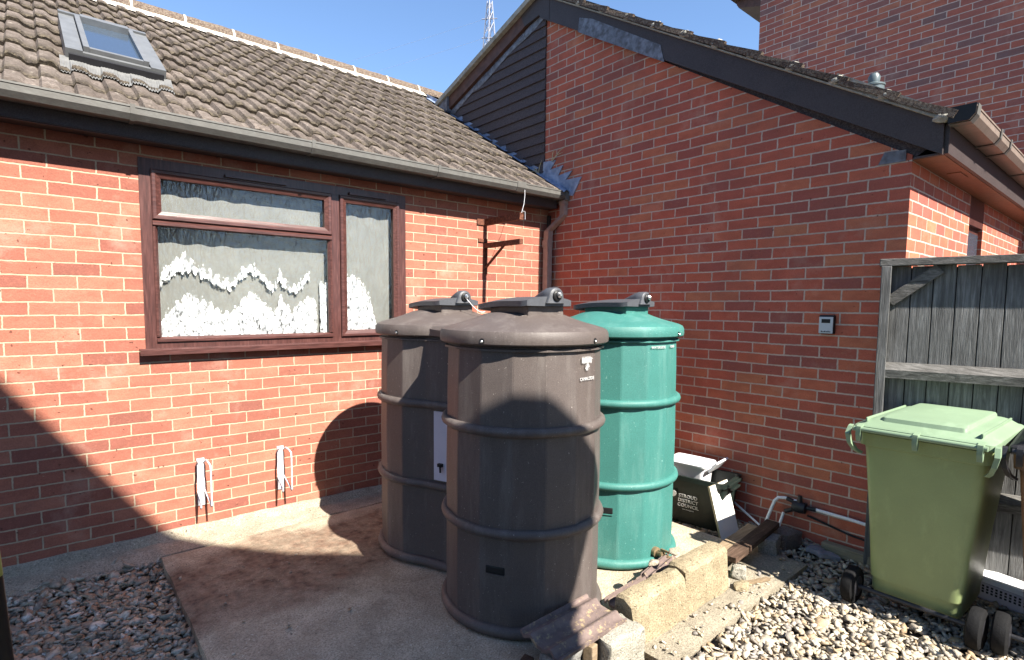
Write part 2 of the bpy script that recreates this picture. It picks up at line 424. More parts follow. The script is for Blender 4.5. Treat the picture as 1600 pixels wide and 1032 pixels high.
def ctile():
    t = NT('old_interlocking_tile', .8, .3)
    c = t.ramp(t.noise(12, 6, .7), [(.3, (.10,.072,.066)), (.7, (.19,.14,.125))])
    c = t.mix(t.ramp(t.noise(34, 5, .7), [(.56, 0.), (.64, .8)]), c, (.33,.25,.14))
    t.color(c); t.bump(t.noise(80, 4), .004); return t.m
M['ctile'] = ctile()
M['pipe'] = plain('white_plastic_pipe', (.82,.82,.82), .35, .08, 20, 0, spec=.5)
M['slate'] = plain('blue_grey_slate', (.28,.28,.32), .6, .4, 14, .004)
M['pipegrey'] = plain('grey_vent_plastic', (.10,.13,.14), .35, .15, 20, 0, spec=.5)
M['apron'] = plain('dull_pleated_apron', (.17,.17,.168), .6, .4, 20, 0)
M['skyframe'] = plain('grey_metal_cladding', (.145,.15,.155), .4, .25, 14, 0, spec=.4)
M['pylon'] = plain('galvanised_lattice', (.36,.37,.42), .5, .2, 20, 0, metal=.3)
M['yellowgreen'] = plain('yellow_green_sleeve', (.42,.45,.10), .5, .3, 20, 0)
M['bronze'] = plain('old_brass', (.30,.22,.13), .45, .4, 60, .001, metal=.5)
M['grass'] = plain('dry_grass', (.50,.45,.28), .8, .3, 30, 0)
M['keybox'] = plain('silver_key_safe', (.50,.52,.56), .4, .1, 40, 0, metal=.3)

# ------------------------------------------------------------------ camera, sky, sun
Cam = Vector((-3.98190353, -1.00219032, 1.62105))
r_ = Vector((0.7721461394601856, -0.6354041778701564, 0.007202087328152472))
u_ = Vector((0.04519081448788208, 0.06621426517490728, 0.9967815514812005))
f_ = Vector((0.6338360431552102, 0.7693355586689711, -0.07984152155895312))
cd = bpy.data.cameras.new('camera'); cam = bpy.data.objects.new('camera', cd); link(cam)
mw = Matrix((( r_.x, u_.x, -f_.x, Cam.x), (r_.y, u_.y, -f_.y, Cam.y), (r_.z, u_.z, -f_.z, Cam.z), (0,0,0,1)))
cam.matrix_world = mw
cd.sensor_width = 36; cd.sensor_fit = 'HORIZONTAL'; cd.lens = 856.622/1600*36
cd.shift_x = 23.6894/1600; cd.shift_y = 29.7648/1600
cd.clip_start = .02; cd.clip_end = 3000
sc.camera = cam

w = bpy.data.worlds.new('World'); sc.world = w; w.use_nodes = True
wt = w.node_tree; bg = wt.nodes['Background']
sky = wt.nodes.new('ShaderNodeTexSky'); sky.sky_type = 'NISHITA'; sky.sun_disc = False
SUN = Vector((.02, -1.0, 1.0)).normalized()
sky.sun_elevation = math.asin(SUN.z); sky.sun_rotation = math.atan2(SUN.x, SUN.y)
sky.altitude = 50; sky.air_density = 1.0; sky.dust_density = .1; sky.ozone_density = 4.6
bg.inputs[1].default_value = .082
wt.links.new(sky.outputs[0], bg.inputs[0])
sd = bpy.data.lights.new('sun', 'SUN'); so = bpy.data.objects.new('sun', sd); link(so)
sd.energy = 5.0; sd.angle = R(.55); sd.color = (1.0, .94, .84)
so.rotation_euler = SUN.to_track_quat('Z', 'Y').to_euler(); so.location = (0, -20, 20)
sc.view_settings.view_transform = 'Standard'; sc.view_settings.look = 'None'
sc.view_settings.exposure = 1.68; sc.view_settings.gamma = 1
sc.cycles.max_bounces = 8; sc.cycles.diffuse_bounces = 5; sc.cycles.transparent_max_bounces = 8

# ------------------------------------------------------------------ ground
def sheet(name, poly, z, m, thick=None, kind='structure', rough=0):
    b = MB()
    if thick: b.prism(poly, lambda x, y: (x, y, z-thick), lambda x, y: (x, y, z))
    else: b.b.faces.new([b.b.verts.new((x, y, z)) for x, y in poly])
    return struct(b.done(name, m), kind)
sheet('ground', [(-1500,-1500),(1500,-1500),(1500,1500),(-1500,1500)], -.03, M['earth'])
def rough_slab(name, x0, x1, y0, y1, z0, z1, m, seed, amp=.008):
    b = MB()
    nx = max(2, int((x1-x0)/.05)); ny = max(2, int((y1-y0)/.05))
    def f(u, v):
        x = x0+(x1-x0)*u; y = y0+(y1-y0)*v
        e = min(u*(x1-x0), (1-u)*(x1-x0), v*(y1-y0), (1-v)*(y1-y0))
        nz = mnoise.noise(Vector((x*2.2, y*2.2, seed)))*amp+mnoise.noise(Vector((x*11, y*11, seed)))*amp*.3
        ex = mnoise.noise(Vector((x*5, y*5, seed+3)))*.006 if e < 1e-6 else 0
        return (x+(ex if u in (0, 1) else 0), y+(ex if v in (0, 1) else 0), z1+nz-(.012 if e < 1e-6 else 0))
    g = b.grid(f, nx, ny)
    bd = [g[i][0] for i in range(nx+1)]+[g[nx][j] for j in range(1, ny+1)]+[g[i][ny] for i in range(nx-1, -1, -1)]+[g[0][j] for j in range(ny-1, 0, -1)]
    lo = [b.b.verts.new((v.co.x, v.co.y, z0)) for v in bd]
    for i in range(len(bd)):
        b.b.faces.new((bd[i], lo[i], lo[(i+1) % len(bd)], bd[(i+1) % len(bd)]))
    return struct(b.done(name, m, smooth=35))
rough_slab('concrete_base', -3.50, -.55, .64, 2.80, -.02, .08, M['slab'], 1.3)
rough_slab('concrete_path', -1.90, -.37, .31, .628, -.02, .03, M['path'], 5.1)

def gravel(name, m, poly_f, x0, x1, y0, y1, n, seed, zf, smin=.012, smax=.026):
    g = np.random.default_rng(seed)
    b = bmesh.new(); bmesh.ops.create_icosphere(b, subdivisions=1, radius=1)
    V = np.array([v.co[:] for v in b.verts]); F = np.array([[v.index for v in f.verts] for f in b.faces]); b.free()
    P = np.stack([g.uniform(x0, x1, n*3), g.uniform(y0, y1, n*3)], 1)
    P = np.array([p for p in P if poly_f(p[0], p[1])])[:n]; n = len(P)
    s = g.uniform(smin, smax, n)*np.where(g.random(n) < .1, 1.4, 1)
    s *= np.where(g.random(n) < .12, g.uniform(1.2, 1.8, n), 1)
    scl = np.stack([s*g.uniform(.9, 1.5, n), s*g.uniform(.7, 1.1, n), s*g.uniform(.22, .42, n)], 1)
    a = g.uniform(0, 2*np.pi, n); tx = g.normal(0, .4, n); ty = g.normal(0, .4, n)
    D = V[None]*(1+g.uniform(-.34, .3, (n, len(V), 1)))
    th = np.arctan2(V[:, 1], V[:, 0])[None]; p1 = g.uniform(0, 6.28, (n, 1)); p2 = g.uniform(0, 6.28, (n, 1))
    rad = 1+.22*np.cos(2*th+p1)+.2*np.cos(3*th+p2)
    D[..., 0] *= rad; D[..., 1] *= rad
    D[..., 2] = np.clip(D[..., 2], -.5, .5)*1.7
    D = D*scl[:, None, :]
    y = D[..., 1]*np.cos(tx)[:, None]-D[..., 2]*np.sin(tx)[:, None]; z = D[..., 1]*np.sin(tx)[:, None]+D[..., 2]*np.cos(tx)[:, None]
    x = D[..., 0]*np.cos(ty)[:, None]+z*np.sin(ty)[:, None]; z = -D[..., 0]*np.sin(ty)[:, None]+z*np.cos(ty)[:, None]
    X = x*np.cos(a)[:, None]-y*np.sin(a)[:, None]+P[:, 0:1]; Y = x*np.sin(a)[:, None]+y*np.cos(a)[:, None]+P[:, 1:2]
    Z = z+(zf(P[:, 0], P[:, 1])+g.uniform(-.012, .012, n))[:, None]
    W = np.stack([X, Y, Z], -1).reshape(-1, 3); FF = (F[None]+(np.arange(n)*len(V))[:, None, None]).reshape(-1, 3)
    me = bpy.data.meshes.new(name); me.vertices.add(len(W)); me.vertices.foreach_set('co', W.ravel())
    me.loops.add(FF.size); me.loops.foreach_set('vertex_index', FF.ravel())
    me.polygons.add(len(FF)); me.polygons.foreach_set('loop_start', np.arange(0, FF.size, 3))
    me.update(calc_edges=True)
    o = fin(name, me, m); return struct(o, 'stuff')
gravel('gravel', M['gravel'], lambda x, y: not (x > -1.93 and y > .30 and x < -.39) and not (x < -1.6 and y > .6) and x < .06-.2*min(0, y) and y < .9 and not (y > .62 and x < -.5),
       -2.6, .55, -1.5, .9, 14000, 3, lambda x, y: -.012+.02*np.clip((x+.9), 0, 1)+.008*np.sin(x*5+y*3), .008, .021)
gravel('gravel', M['graveld'], lambda x, y: x < -3.49 and y < 2.93-.0*x, -4.9, -3.45, .6, 2.95, 11000, 5,
       lambda x, y: .005+.05*np.clip((y-2.6)/.35, 0, 1)+.008*np.sin(x*5+y*3), .009, .022)
gravel('gravel', M['gravel'], lambda x, y: True, -1.85, -.42, .315, .44, 70, 21, lambda x, y: .036+0*x, .005, .012)
gravel('gravel', M['graveld'], lambda x, y: True, -3.48, -2.7, 1.2, 2.75, 60, 22, lambda x, y: .084+0*x, .003, .009)
gravel('gravel', M['gravel'], lambda x, y: True, -.52, .0, .92, 2.9, 1800, 8, lambda x, y: .0*x)

# ------------------------------------------------------------------ roof tiling
def rollp(fr):
    fr = np.asarray(fr)
    up = np.clip(fr/.07, 0, 1); dn = np.clip((fr-.46)/.26, 0, 1)
    return (.021*(up-dn*dn*(3-2*dn))+.003*np.sin(np.pi*np.clip(fr/.5, 0, 1)))*(fr < .995)
def tiles(name, m, parent, org, U, V, N, ulen, rows, gauge=.32, roll=.15, tile=.30, first=0.0, seed=1, rag=.004, du=.0125):
    g = np.random.default_rng(seed)
    org, U, V, N = [np.array(a, float) for a in (org, U, V, N)]
    us = np.arange(0, ulen+1e-6, du); nu = len(us)
    vs_, fs, edge, trand = [], [], [], []
    for j in range(rows):
        off = (tile/2 if j % 2 else 0)
        ti = np.floor((us+off)/tile).astype(int); nt = ti.max()+2
        hj = g.normal(0, .0025, nt); vj = g.normal(0, .005, nt); rr = g.random(nt)
        fr = ((us+off) % roll)/roll
        prof = rollp(fr)
        gap = np.where(((us+off) % tile) < du, -.006, 0)
        h = prof+hj[ti]+gap
        rg = np.array([mnoise.noise(Vector((u*38, j*3.1, seed)))*rag+mnoise.noise(Vector((u*9, j*3.1, seed+9)))*rag for u in us])
        v0 = j*gauge-(first if j else 0)+vj[ti]+rg*(1 if j else .2)
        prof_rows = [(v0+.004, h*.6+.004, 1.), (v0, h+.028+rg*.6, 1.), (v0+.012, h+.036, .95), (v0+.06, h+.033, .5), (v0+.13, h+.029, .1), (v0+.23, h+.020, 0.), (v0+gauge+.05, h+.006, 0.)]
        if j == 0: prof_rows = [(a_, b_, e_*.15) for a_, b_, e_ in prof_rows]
        base = len(vs_)
        for vv, hh, e in prof_rows:
            pts = org+us[:, None]*U+vv[:, None]*V+hh[:, None]*N
            vs_.extend(pts.tolist()); edge += [e]*nu; trand += rr[ti].tolist()
        for k in range(len(prof_rows)-1):
            for i in range(nu-1):
                a = base+k*nu+i
                fs.append((a, a+1, a+nu+1, a+nu))
    o = mesh_obj(name, vs_, fs, m, parent, smooth=40)
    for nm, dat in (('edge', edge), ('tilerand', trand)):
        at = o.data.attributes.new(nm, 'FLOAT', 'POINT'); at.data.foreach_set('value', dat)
    return o

# ================================================================== HOUSE A: low extension
YA = 3.023
hA = thing('brick_extension', 'low orange red brick extension with brown window, tiled roof and roof window', 'house', (0,0,0))
WX0, WX1, WZ0, WZ1 = -3.505, -1.655, 1.315, 2.505
b = MB()
b.box(-7.5, WX0, YA, YA+.10, -.05, 2.66); b.box(WX1, -.001, YA, YA+.10, -.05, 2.66)
b.box(WX0, WX1, YA, YA+.10, -.05, WZ0-.0); b.box(WX0, WX1, YA, YA+.10, WZ1, 2.66)
bmesh.ops.remove_doubles(b.b, verts=b.b.verts, dist=1e-5)
b.done('wall', M['brickA'], hA)
# cement fillet along the foot of the wall
b = MB()
def foot(u, v):
    x = -7.4+7.38*u; t_ = mnoise.noise(Vector((x*3, 0, 2)))*.02; s = v
    top = .145+.012*mnoise.noise(Vector((x*4, 3, 1)))-.02*max(0, (x+3)/3)
    pr_ = [(YA+.01, top), (YA-.018, top-.004), (YA-.05, top-.05), (2.90+t_, .088+t_*.2), (2.80+t_*1.5, .075 if x > -3.5 else .045), (2.79+t_*1.5, -.03)]
    i = min(int(round(s*5)), 5)
    return (x, pr_[i][0], pr_[i][1]+mnoise.noise(Vector((x*9, s*4, 5)))*.006)
b.grid(foot, 240, 5); b.done('footing', M['footing'], hA, smooth=50)
# fascia, soffit
b = MB(); b.box(-7.5, -.06, 2.852, 2.874, 2.572, 2.70); b.done('fascia', M['dkwood'], hA, bevel=.003)
b = MB(); b.box(-7.5, -.02, 2.874, YA-.001, 2.578, 2.590); b.box(-7.5, -.06, 2.858, 2.880, 2.566, 2.5715); b.done('soffit', M['dkwood'], hA)
# gutter: a square-line trough
def trough(x0, x1, yb, yf, zt, h, t=.003):
    """profile in y,z, back at yb, front at yf (yf<yb)"""
    pts = [(yb, zt), (yb, zt-h), (yf+.022, zt-h), (yf, zt-h+.03), (yf-.002, zt-.012), (yf-.006, zt-.010), (yf-.006, zt)]
    inn = [(yf+t, zt), (yf+t+.001, zt-h+.032), (yf+.024, zt-h+t), (yb-t, zt-h+t), (yb-t, zt)]
    return pts+inn
b = MB(); pf = trough(0, 0, 2.848, 2.745, 2.722, .075)
b.prism(pf, lambda y, z: (-7.5, y, z), lambda y, z: (-.045, y, z))
gA = b.done('gutter', M['gutter'], hA)
for i, x in enumerate((-3.55, -2.52, -1.5, -.62, -4.6)):
    b = MB()
    o_ = [(2.850, 2.728), (2.850, 2.642), (2.765, 2.642), (2.739, 2.676), (2.735, 2.728), (2.741, 2.728), (2.744, 2.677), (2.767, 2.6465), (2.846, 2.6465), (2.846, 2.728)]
    wd = .012 if i < 4 else .012
    wd = .05 if i == 3 else .012
    for dx in (0,):
        b.prism(o_, lambda y, z: (x+dx-wd, y, z), lambda y, z: (x+dx+wd, y, z))
    b.done('gutter_bracket', M['gutter'], gA)
b = MB(); b.box(-.05, .035, 2.735, 2.852, 2.636, 2.728, .004); b.done('gutter_outlet', M['gutter'], gA)
# downpipe with its two bends
b = MB()
def sqpipe(b, pts, hx, hy):
    loops = []
    for i, p in enumerate(pts):
        p = Vector(p)
        loops.append([p+Vector((sx*hx, sy*hy, 0)) for sx, sy in ((-1,-1),(1,-1),(1,1),(-1,1))])
    b.loft(loops)
sqpipe(b, [(-.012, 2.795, 2.655), (-.012, 2.795, 2.50), (-.065, 2.955, 2.36), (-.065, 2.965, 2.22), (-.065, 2.968, .1)], .032, .032)
b.box(-.102, -.028, 2.932, 3.004, 2.20, 2.27); b.box(-.05, .026, 2.757, 2.833, 2.60, 2.65)
b.done('downpipe', M['rwpipe'], hA, bevel=.004)
b = MB(); b.box(-.024, -.004, 2.985, YA-.002, .1, 2.52); b.done('corner_trim', M['dkwood'], hA)
# roof
sl = .635; Lr = math.hypot(1, sl)
VA = (0, 1/Lr, sl/Lr); NA = (0, -sl/Lr, 1/Lr)
def rp(x, y, h=0): return Vector((x, y, .91+sl*y))+Vector(NA)*h
ye, yr = 2.795, 5.56
rows = int((yr-ye)*Lr/.30)+1
roofA = tiles('roof', M['tile'], hA, rp(-7.4, ye), (1,0,0), VA, NA, 7.36, rows, gauge=.30, first=.085, seed=4, rag=.012)
b = MB()   # rear slope and under-felt so that the roof is closed
b.prism([(ye+.03, .91+sl*(ye+.03)-.02), (yr, .91+sl*yr-.02), (yr*2-ye, .91+sl*(ye+.03)-.02)], lambda y, z: (-7.4, y, z), lambda y, z: (-.01, y, z))
b.done('rear_slope', M['ridge'], hA)
zr = .91+sl*yr+.03
b = MB()
def rmort(u, v):
    x = -7.4+7.42*u; n_ = mnoise.noise(Vector((x*7, 1, 1)))*.05+mnoise.noise(Vector((x*25, 1, 1)))*.03
    y = yr-.20+n_*(1-v)+.22*v
    return tuple(rp(x, y, .042+.03*v))
b.grid(rmort, 300, 3); b.done('ridge_mortar', M['mortar_white'], roofA, smooth=60)
for k in range(17):
    x0 = -7.3+k*.455
    b = MB(); pts = []
    def half(u, v, x0=x0, k=k):
        a = math.pi*(v*1.0); x = x0+.44*u
        rr = .125+.006*mnoise.noise(Vector((x*12, a*4, k)))
        return (x, yr-math.cos(a)*rr, zr-.055+math.sin(a)*rr)
    b.grid(half, 14, 14)
    o = b.done('ridge_tile', M['ridge'], roofA, smooth=50)
    b = MB()
    b.grid(lambda u, v, x0=x0: (x0+.438+.022*u, yr-math.cos(math.pi*v)*.128, zr-.055+math.sin(math.pi*v)*.128), 1, 14)
    b.done('mortar_joint', M['mortar_white'], roofA, smooth=50)
# lead at the abutment: stepped soakers
b = MB()
for k in range(9):
    y0 = 2.86+k*.27
    p = [(y0, .91+sl*y0+.035), (y0+.255, .91+sl*(y0+.255)+.02), (y0+.275, .91+sl*(y0+.275)+.085), (y0+.02, .91+sl*y0+.12)]
    b.prism(p, lambda y, z: (-.006, y, z), lambda y, z: (-.0125, y, z))
    q = [rp(-.006, y0, .055), rp(-.075, y0-.01, .052), rp(-.07, y0+.22, .045), rp(-.006, y0+.23, .045)]
    b.b.faces.new([b.b.verts.new(v) for v in q])
b.done('abutment_flashing', M['lead'], hA)
# roof window
def rw(x, t_, h): # t_ measured up the slope from y0
    return rp(x, 3.31, 0)+Vector(VA)*t_+Vector(NA)*h
sk = bpy.data.objects.new('roof_window', None)
def rbox(b, x0, x1, t0, t1, h0, h1):
    vs = [b.b.verts.new(rw(x, t_, h)) for x, t_, h in ((x0,t0,h0),(x1,t0,h0),(x1,t1,h0),(x0,t1,h0),(x0,t0,h1),(x1,t0,h1),(x1,t1,h1),(x0,t1,h1))]
    for f in ((3,2,1,0),(4,5,6,7),(0,1,5,4),(1,2,6,5),(2,3,7,6),(3,0,4,7)): b.b.faces.new([vs[i] for i in f])
sx0, sx1 = -3.815, -3.29
b = MB()
rbox(b, sx0, sx0+.085, .05, .99, .03, .125); rbox(b, sx1-.085, sx1, .05, .99, .03, .125)
rbox(b, sx0, sx1, .9901, 1.04, .03, .14); rbox(b, sx0+.0851, sx1-.0851, .05, .09, .03, .115)
skf = b.done('roof_window', M['skyframe'], hA, bevel=.004)
b = MB(); rbox(b, sx0+.09, sx0+.12, .095, .97, .05, .145); rbox(b, sx1-.12, sx1-.09, .095, .97, .05, .145); rbox(b, sx0+.121, sx1-.121, .095, .13, .05, .14); rbox(b, sx0+.121, sx1-.121, .89, .97, .05, .16)
b.done('sash', M['skyframe'], skf, bevel=.003)
b = MB(); rbox(b, sx0+.015, sx1-.015, .02, .049, .03, .10); b.done('recess_bar', M['dkplastic'], skf)  # black bar drawn for the dark recess below the sash
b = MB(); rbox(b, sx0+.0855, sx1-.0855, .97, .9895, .05, .125); b.done('top_rail', M['dkplastic'], skf)
b = MB(); rbox(b, sx0+.122, sx1-.122, .131, .889, .06, .118); b.done('pane', M['skyglass'], skf)
b = MB()
def pleat(u, v):
    x = sx0-.03+(sx1-sx0+.06)*u; k = math.sin(u*2*math.pi*38)
    pr_ = float(rollp(((x+7.4) % .15)/.15))
    t_ = .06-.17*v
    return tuple(rw(x, t_, .022+.05*(1-v)+(pr_*v)+.004*k*v))
b.grid(pleat, 300, 5); b.done('flashing_apron', M['apron'], skf, smooth=60)

# window
win = MB(); fy0, fy1 = YA-.006, YA+.06
def fring(x0, x1, z0, z1, y): return [(x0, y, z0), (x1, y, z0), (x1, y, z1), (x0, y, z1)]
win.loft([fring(WX0, WX1, WZ0+.02, WZ1-.001, fy1), fring(WX0, WX1, WZ0+.02, WZ1-.001, fy0), fring(WX0+.062, WX1-.062, WZ0+.0545, WZ1-.0625, fy0), fring(WX0+.062, WX1-.062, WZ0+.0545, WZ1-.0625, fy1)], cap=False)
wf = win.done('window', M['upvc'], hA, bevel=.003)
b = MB(); b.box(-2.29, -2.225, fy0+.001, fy1, WZ0+.055, WZ1-.063); b.done('mullion', M['upvc'], wf, bevel=.005)
for xa, xb in ((-3.02, -2.62), (-2.15, -1.84)):
    b = MB(); b.box(xa, xb, fy0-.022, fy0-.001, WZ1-.052, WZ1-.034); b.done('trickle_vent', M['upvch'], wf, bevel=.004)
def sash(x0, x1, z0, z1, name, wd=.05, proud=.018):
    b = MB(); y0, y1 = YA-.006-proud, YA+.03
    # mitred, chamfered members
    def ring(xa, xb, za, zb, y): return [(xa, y, za), (xb, y, za), (xb, y, zb), (xa, y, zb)]
    loops = [ring(x0, x1, z0, z1, y1), ring(x0, x1, z0, z1, y0+.006), ring(x0+.006, x1-.006, z0+.006, z1-.006, y0),
             ring(x0+.022, x1-.022, z0+.022, z1-.022, y0+.001), ring(x0+.03, x1-.03, z0+.03, z1-.03, y0+.006), ring(x0+wd, x1-wd, z0+wd, z1-wd, y0+.016), ring(x0+wd, x1-wd, z0+wd, z1-wd, y1)]
    b.loft(loops, cap=False)
    o = b.done(name, M['upvch'], wf)
    return o
def pane(x0, x1, z0, z1):
    return mesh_obj('pane', [(x0, YA+.012, z0), (x1, YA+.012, z0), (x1, YA+.012, z1), (x0, YA+.012, z1)], [(0,1,2,3)], M['glass'], wf)
sash(WX0+.063, -2.291, 2.135, WZ1-.0635, 'sash', .052)
sash(-2.224, WX1-.063, WZ0+.0555, WZ1-.0635, 'sash', .052)
pane(WX0+.11, -2.34, 2.18, WZ1-.11); pane(-2.175, WX1-.11, WZ0+.10, WZ1-.11); pane(WX0+.085, -2.31, WZ0+.085, 2.11)
b = MB()
b.prism([(fy0-.004, 2.098), (fy0-.018, 2.102), (fy0-.018, 2.118), (fy0-.004, 2.132), (fy1, 2.132), (fy1, 2.098)], lambda y, z: (WX0+.0625, y, z), lambda y, z: (-2.2915, y, z)); 
b.prism([(fy0+.001, WZ0+.0545), (fy0-.013, WZ0+.06), (fy0-.013, WZ0+.075), (fy0+.008, WZ0+.09), (fy1, WZ0+.09), (fy1, WZ0+.0545)], lambda y, z: (WX0+.0625, y, z), lambda y, z: (-2.2915, y, z))
b.prism([(WX0+.0625, fy0-.008), (WX0+.075, fy0-.010), (WX0+.09, fy0+.01), (WX0+.0625, fy0+.01)], lambda x, y: (x, y, WZ0+.0915), lambda x, y: (x, y, 2.097))
b.prism([(-2.2915, fy0-.008), (-2.304, fy0-.010), (-2.319, fy0+.01), (-2.2915, fy0+.01)], lambda x, y: (x, y, WZ0+.0915), lambda x, y: (x, y, 2.097))
b.done('transom', M['upvch'], wf)
b = MB(); b.prism([(YA-.062, WZ0-.02), (YA-.062, WZ0+.012), (YA-.05, WZ0+.020), (YA+.05, WZ0+.0195), (YA+.05, WZ0-.001), (YA-.05, WZ0-.001), (YA-.05, WZ0-.02)], lambda y, z: (WX0-.035, y, z), lambda y, z: (WX1+.035, y, z))
b.done('sill', M['upvch'], wf)
# net curtains behind the glass
b = MB(); b.grid(lambda u, v: (WX0+.06+(WX1-WX0-.12)*u, YA+.075+.006*math.sin(u*70)*(.4+.6*math.sin(u*9)), WZ0+.05+(WZ1-WZ0-.1)*v), 300, 2)
b.done('net_curtain', M['net'], wf, smooth=60)
def lace(xa, xb, top, bot, y, name='lace_trim', step=.004):
    n = int((xb-xa)/step); vs = []; fs = []
    for i in range(n+1):
        x = xa+(xb-xa)*i/n
        rg = abs(math.sin(x*62+mnoise.noise(Vector((x*9, 1, 1)))*3))*.03-.015+mnoise.noise(Vector((x*140, 4, 1)))*.010
        rg2 = -abs(math.sin(x*62+2+mnoise.noise(Vector((x*9, 5, 1)))*3))*.03+.015+mnoise.noise(Vector((x*140, 6, 2)))*.010
        yy = y+.004*math.sin(x*60)
        zb, zt = bot(x)+rg2, top(x)+rg
        vs += [(x, yy, zb-.03), (x, yy, zb+.03), (x, yy, zt-.04), (x, yy, zt+.035)]
    for i in range(n):
        for k in range(3): fs.append((4*i+k, 4*i+4+k, 4*i+5+k, 4*i+1+k))
    o = mesh_obj(name, vs, fs, M['lace'], wf)
    at = o.data.attributes.new('hem', 'FLOAT', 'POINT'); at.data.foreach_set('value', [1., 0., 0., 1.]*(n+1))
    return o
def pl_(pts): 
    xs, zs_ = zip(*pts); return lambda x: float(np.interp(x, xs, zs_))
lx = lambda px: -3.42+(px-430)/437.0
t1 = pl_([(lx(430), 1.80), (lx(455), 1.86), (lx(480), 1.93), (lx(500), 1.945), (lx(530), 1.88), (lx(560), 1.855), (lx(600), 1.79), (lx(625), 1.79), (lx(650), 1.88), (lx(675), 1.915), (lx(700), 1.88), (lx(725), 1.80), (lx(745), 1.77), (lx(754), 1.80), (lx(762), 1.90), (lx(772), 1.83), (lx(800), 1.755), (lx(825), 1.79), (lx(845), 1.87), (lx(856), 1.86)])
b1 = pl_([(lx(430), 1.70), (lx(450), 1.75), (lx(490), 1.815), (lx(520), 1.80), (lx(550), 1.775), (lx(580), 1.73), (lx(610), 1.70), (lx(640), 1.76), (lx(670), 1.825), (lx(700), 1.80), (lx(735), 1.695), (lx(760), 1.76), (lx(775), 1.74), (lx(805), 1.675), (lx(835), 1.735), (lx(856), 1.80)])
t2 = pl_([(lx(430), 1.52), (lx(450), 1.56), (lx(480), 1.65), (lx(505), 1.70), (lx(535), 1.665), (lx(560), 1.645), (lx(590), 1.57), (lx(625), 1.59), (lx(650), 1.67), (lx(680), 1.715), (lx(710), 1.65), (lx(735), 1.575), (lx(752), 1.60), (lx(762), 1.71), (lx(775), 1.64), (lx(800), 1.58), (lx(825), 1.65), (lx(850), 1.69), (lx(878), 1.66)])
lace(WX0+.085, lx(858), t1, b1, YA+.050)
lace(WX0+.085, lx(880), t2, lambda x: WZ0+.06, YA+.045)
lace(lx(890), -2.312, lambda x: 1.80, lambda x: WZ0+.06, YA+.045)
lace(-2.175, -1.90, pl_([(-2.175, 1.83), (-2.10, 1.87), (-2.02, 1.80), (-1.95, 1.68), (-1.90, 1.45)]), lambda x: WZ0+.06, YA+.045)

# ================================================================== HOUSE B: gabled house
hB = thing('gabled_house', 'dark red brick gabled house with slate-dark bargeboards and tile hung triangle', 'house', (0,0,0))
b = MB()
sB = .60
gp = [(0, -.05), (0, 2.52), (.11, 2.585), (3.085, 4.47), (3.085, -.05)]
b.prism(gp, lambda y, z: (0, y, z), lambda y, z: (.11, y, z))
b.box(.1101, 1.55, 0, .11, -.05, 2.50); b.box(2.05, 9, 0, .11, -.05, 2.50); b.box(1.5501, 2.0499, 0, .11, -.05, 1.1)
bmesh.ops.remove_doubles(b.b, verts=b.b.verts, dist=1e-6)
b.done('wall', M['brickB'], hB)
b = MB(); b.box(1.552, 2.048, .03, .09, 1.102, 2.27); b.box(1.552, 2.048, .0, .11, 2.271, 2.498)
wB = b.done('window', M['upvc'], hB, bevel=.004)
b = MB(); b.box(1.60, 2.0, .02, .029, 1.15, 2.22); b.done('pane', M['skyglass'], wB)
# tile hanging above the lower roof
def zl_barge(y): return 4.60-.335*(y-3.1)
b = MB(); z = 2.86; k = 0
while z < 4.5:
    for_y0 = 3.087
    # y extent of the course: from the brick edge to whichever limits first
    ya = max((z-.91-.02)/sl, 3.087) if False else 3.087
    yb1 = (z+.05-.91+.02)/sl          # abutment: region lies above the low roof -> y < this
    yb2 = 3.1+(4.60-z)/.335+.05       # under the bargeboard
    yb = min(yb1+.06, yb2)
    if yb > ya+.02:
        d = rng.uniform(-.004, .004)
        b.prism([(ya-rng.uniform(0, .012), z+d), (yb, z+d), (yb, z+.115), (ya, z+.115)],
                lambda y, zz: (-.004-.018*(1-(zz-z)/.115), y, zz), lambda y, zz: (.05, y, zz))
    z += .102; k += 1
b.done('tile_hanging', M['tilehang'], hB, rough=.0015, rs=9)
b = MB(); b.prism([(3.09, 2.6), (3.09, 4.5), (5.0, 3.9), (5.0, 2.6)], lambda y, z: (.051, y, z), lambda y, z: (.1, y, z)); b.done('backing_wall', M['tilehang'], hB)
# bargeboards
def zr_bot(y): return 2.565+.608*y
b = MB()
b.prism([(-.15, zr_bot(-.15)+.01), (3.12, zr_bot(3.12)), (3.33, zr_bot(3.33)+.15), (3.18, zr_bot(3.33)+.16), (-.15, zr_bot(-.15)+.205)], lambda y, z: (-.052, y, z), lambda y, z: (-.026, y, z))
b.box(-.0259, .0, -.15, -.012, 2.488, 2.50)
b.done('bargeboard', M['dkwood'], hB, bevel=.003)
b = MB()
b.prism([(1.68, zr_bot(1.68)-.012), (2.62, zr_bot(2.62)-.012), (2.60, zr_bot(2.60)+.12), (2.45, zr_bot(2.45)+.145), (1.72, zr_bot(1.72)+.11)], lambda y, z: (-.0565, y, z), lambda y, z: (-.0525, y, z))
b.done('lead_patch', M['leadgrey'], hB)
b = MB()
b.prism([(3.12, zl_barge(3.12)-.045), (4.72, zl_barge(4.72)-.045), (4.72, zl_barge(4.72)+.10), (3.12, zl_barge(3.12)+.10)], lambda y, z: (-.052, y, z), lambda y, z: (-.028, y, z))
b.prism([(3.12, zl_barge(3.12)-.05), (4.72, zl_barge(4.72)-.05), (4.72, zl_barge(4.72)-.02), (3.12, zl_barge(3.12)-.02)], lambda y, z: (-.0275, y, z), lambda y, z: (-.015, y, z))
b.done('side_bargeboard', M['brwood'], hB, bevel=.003)
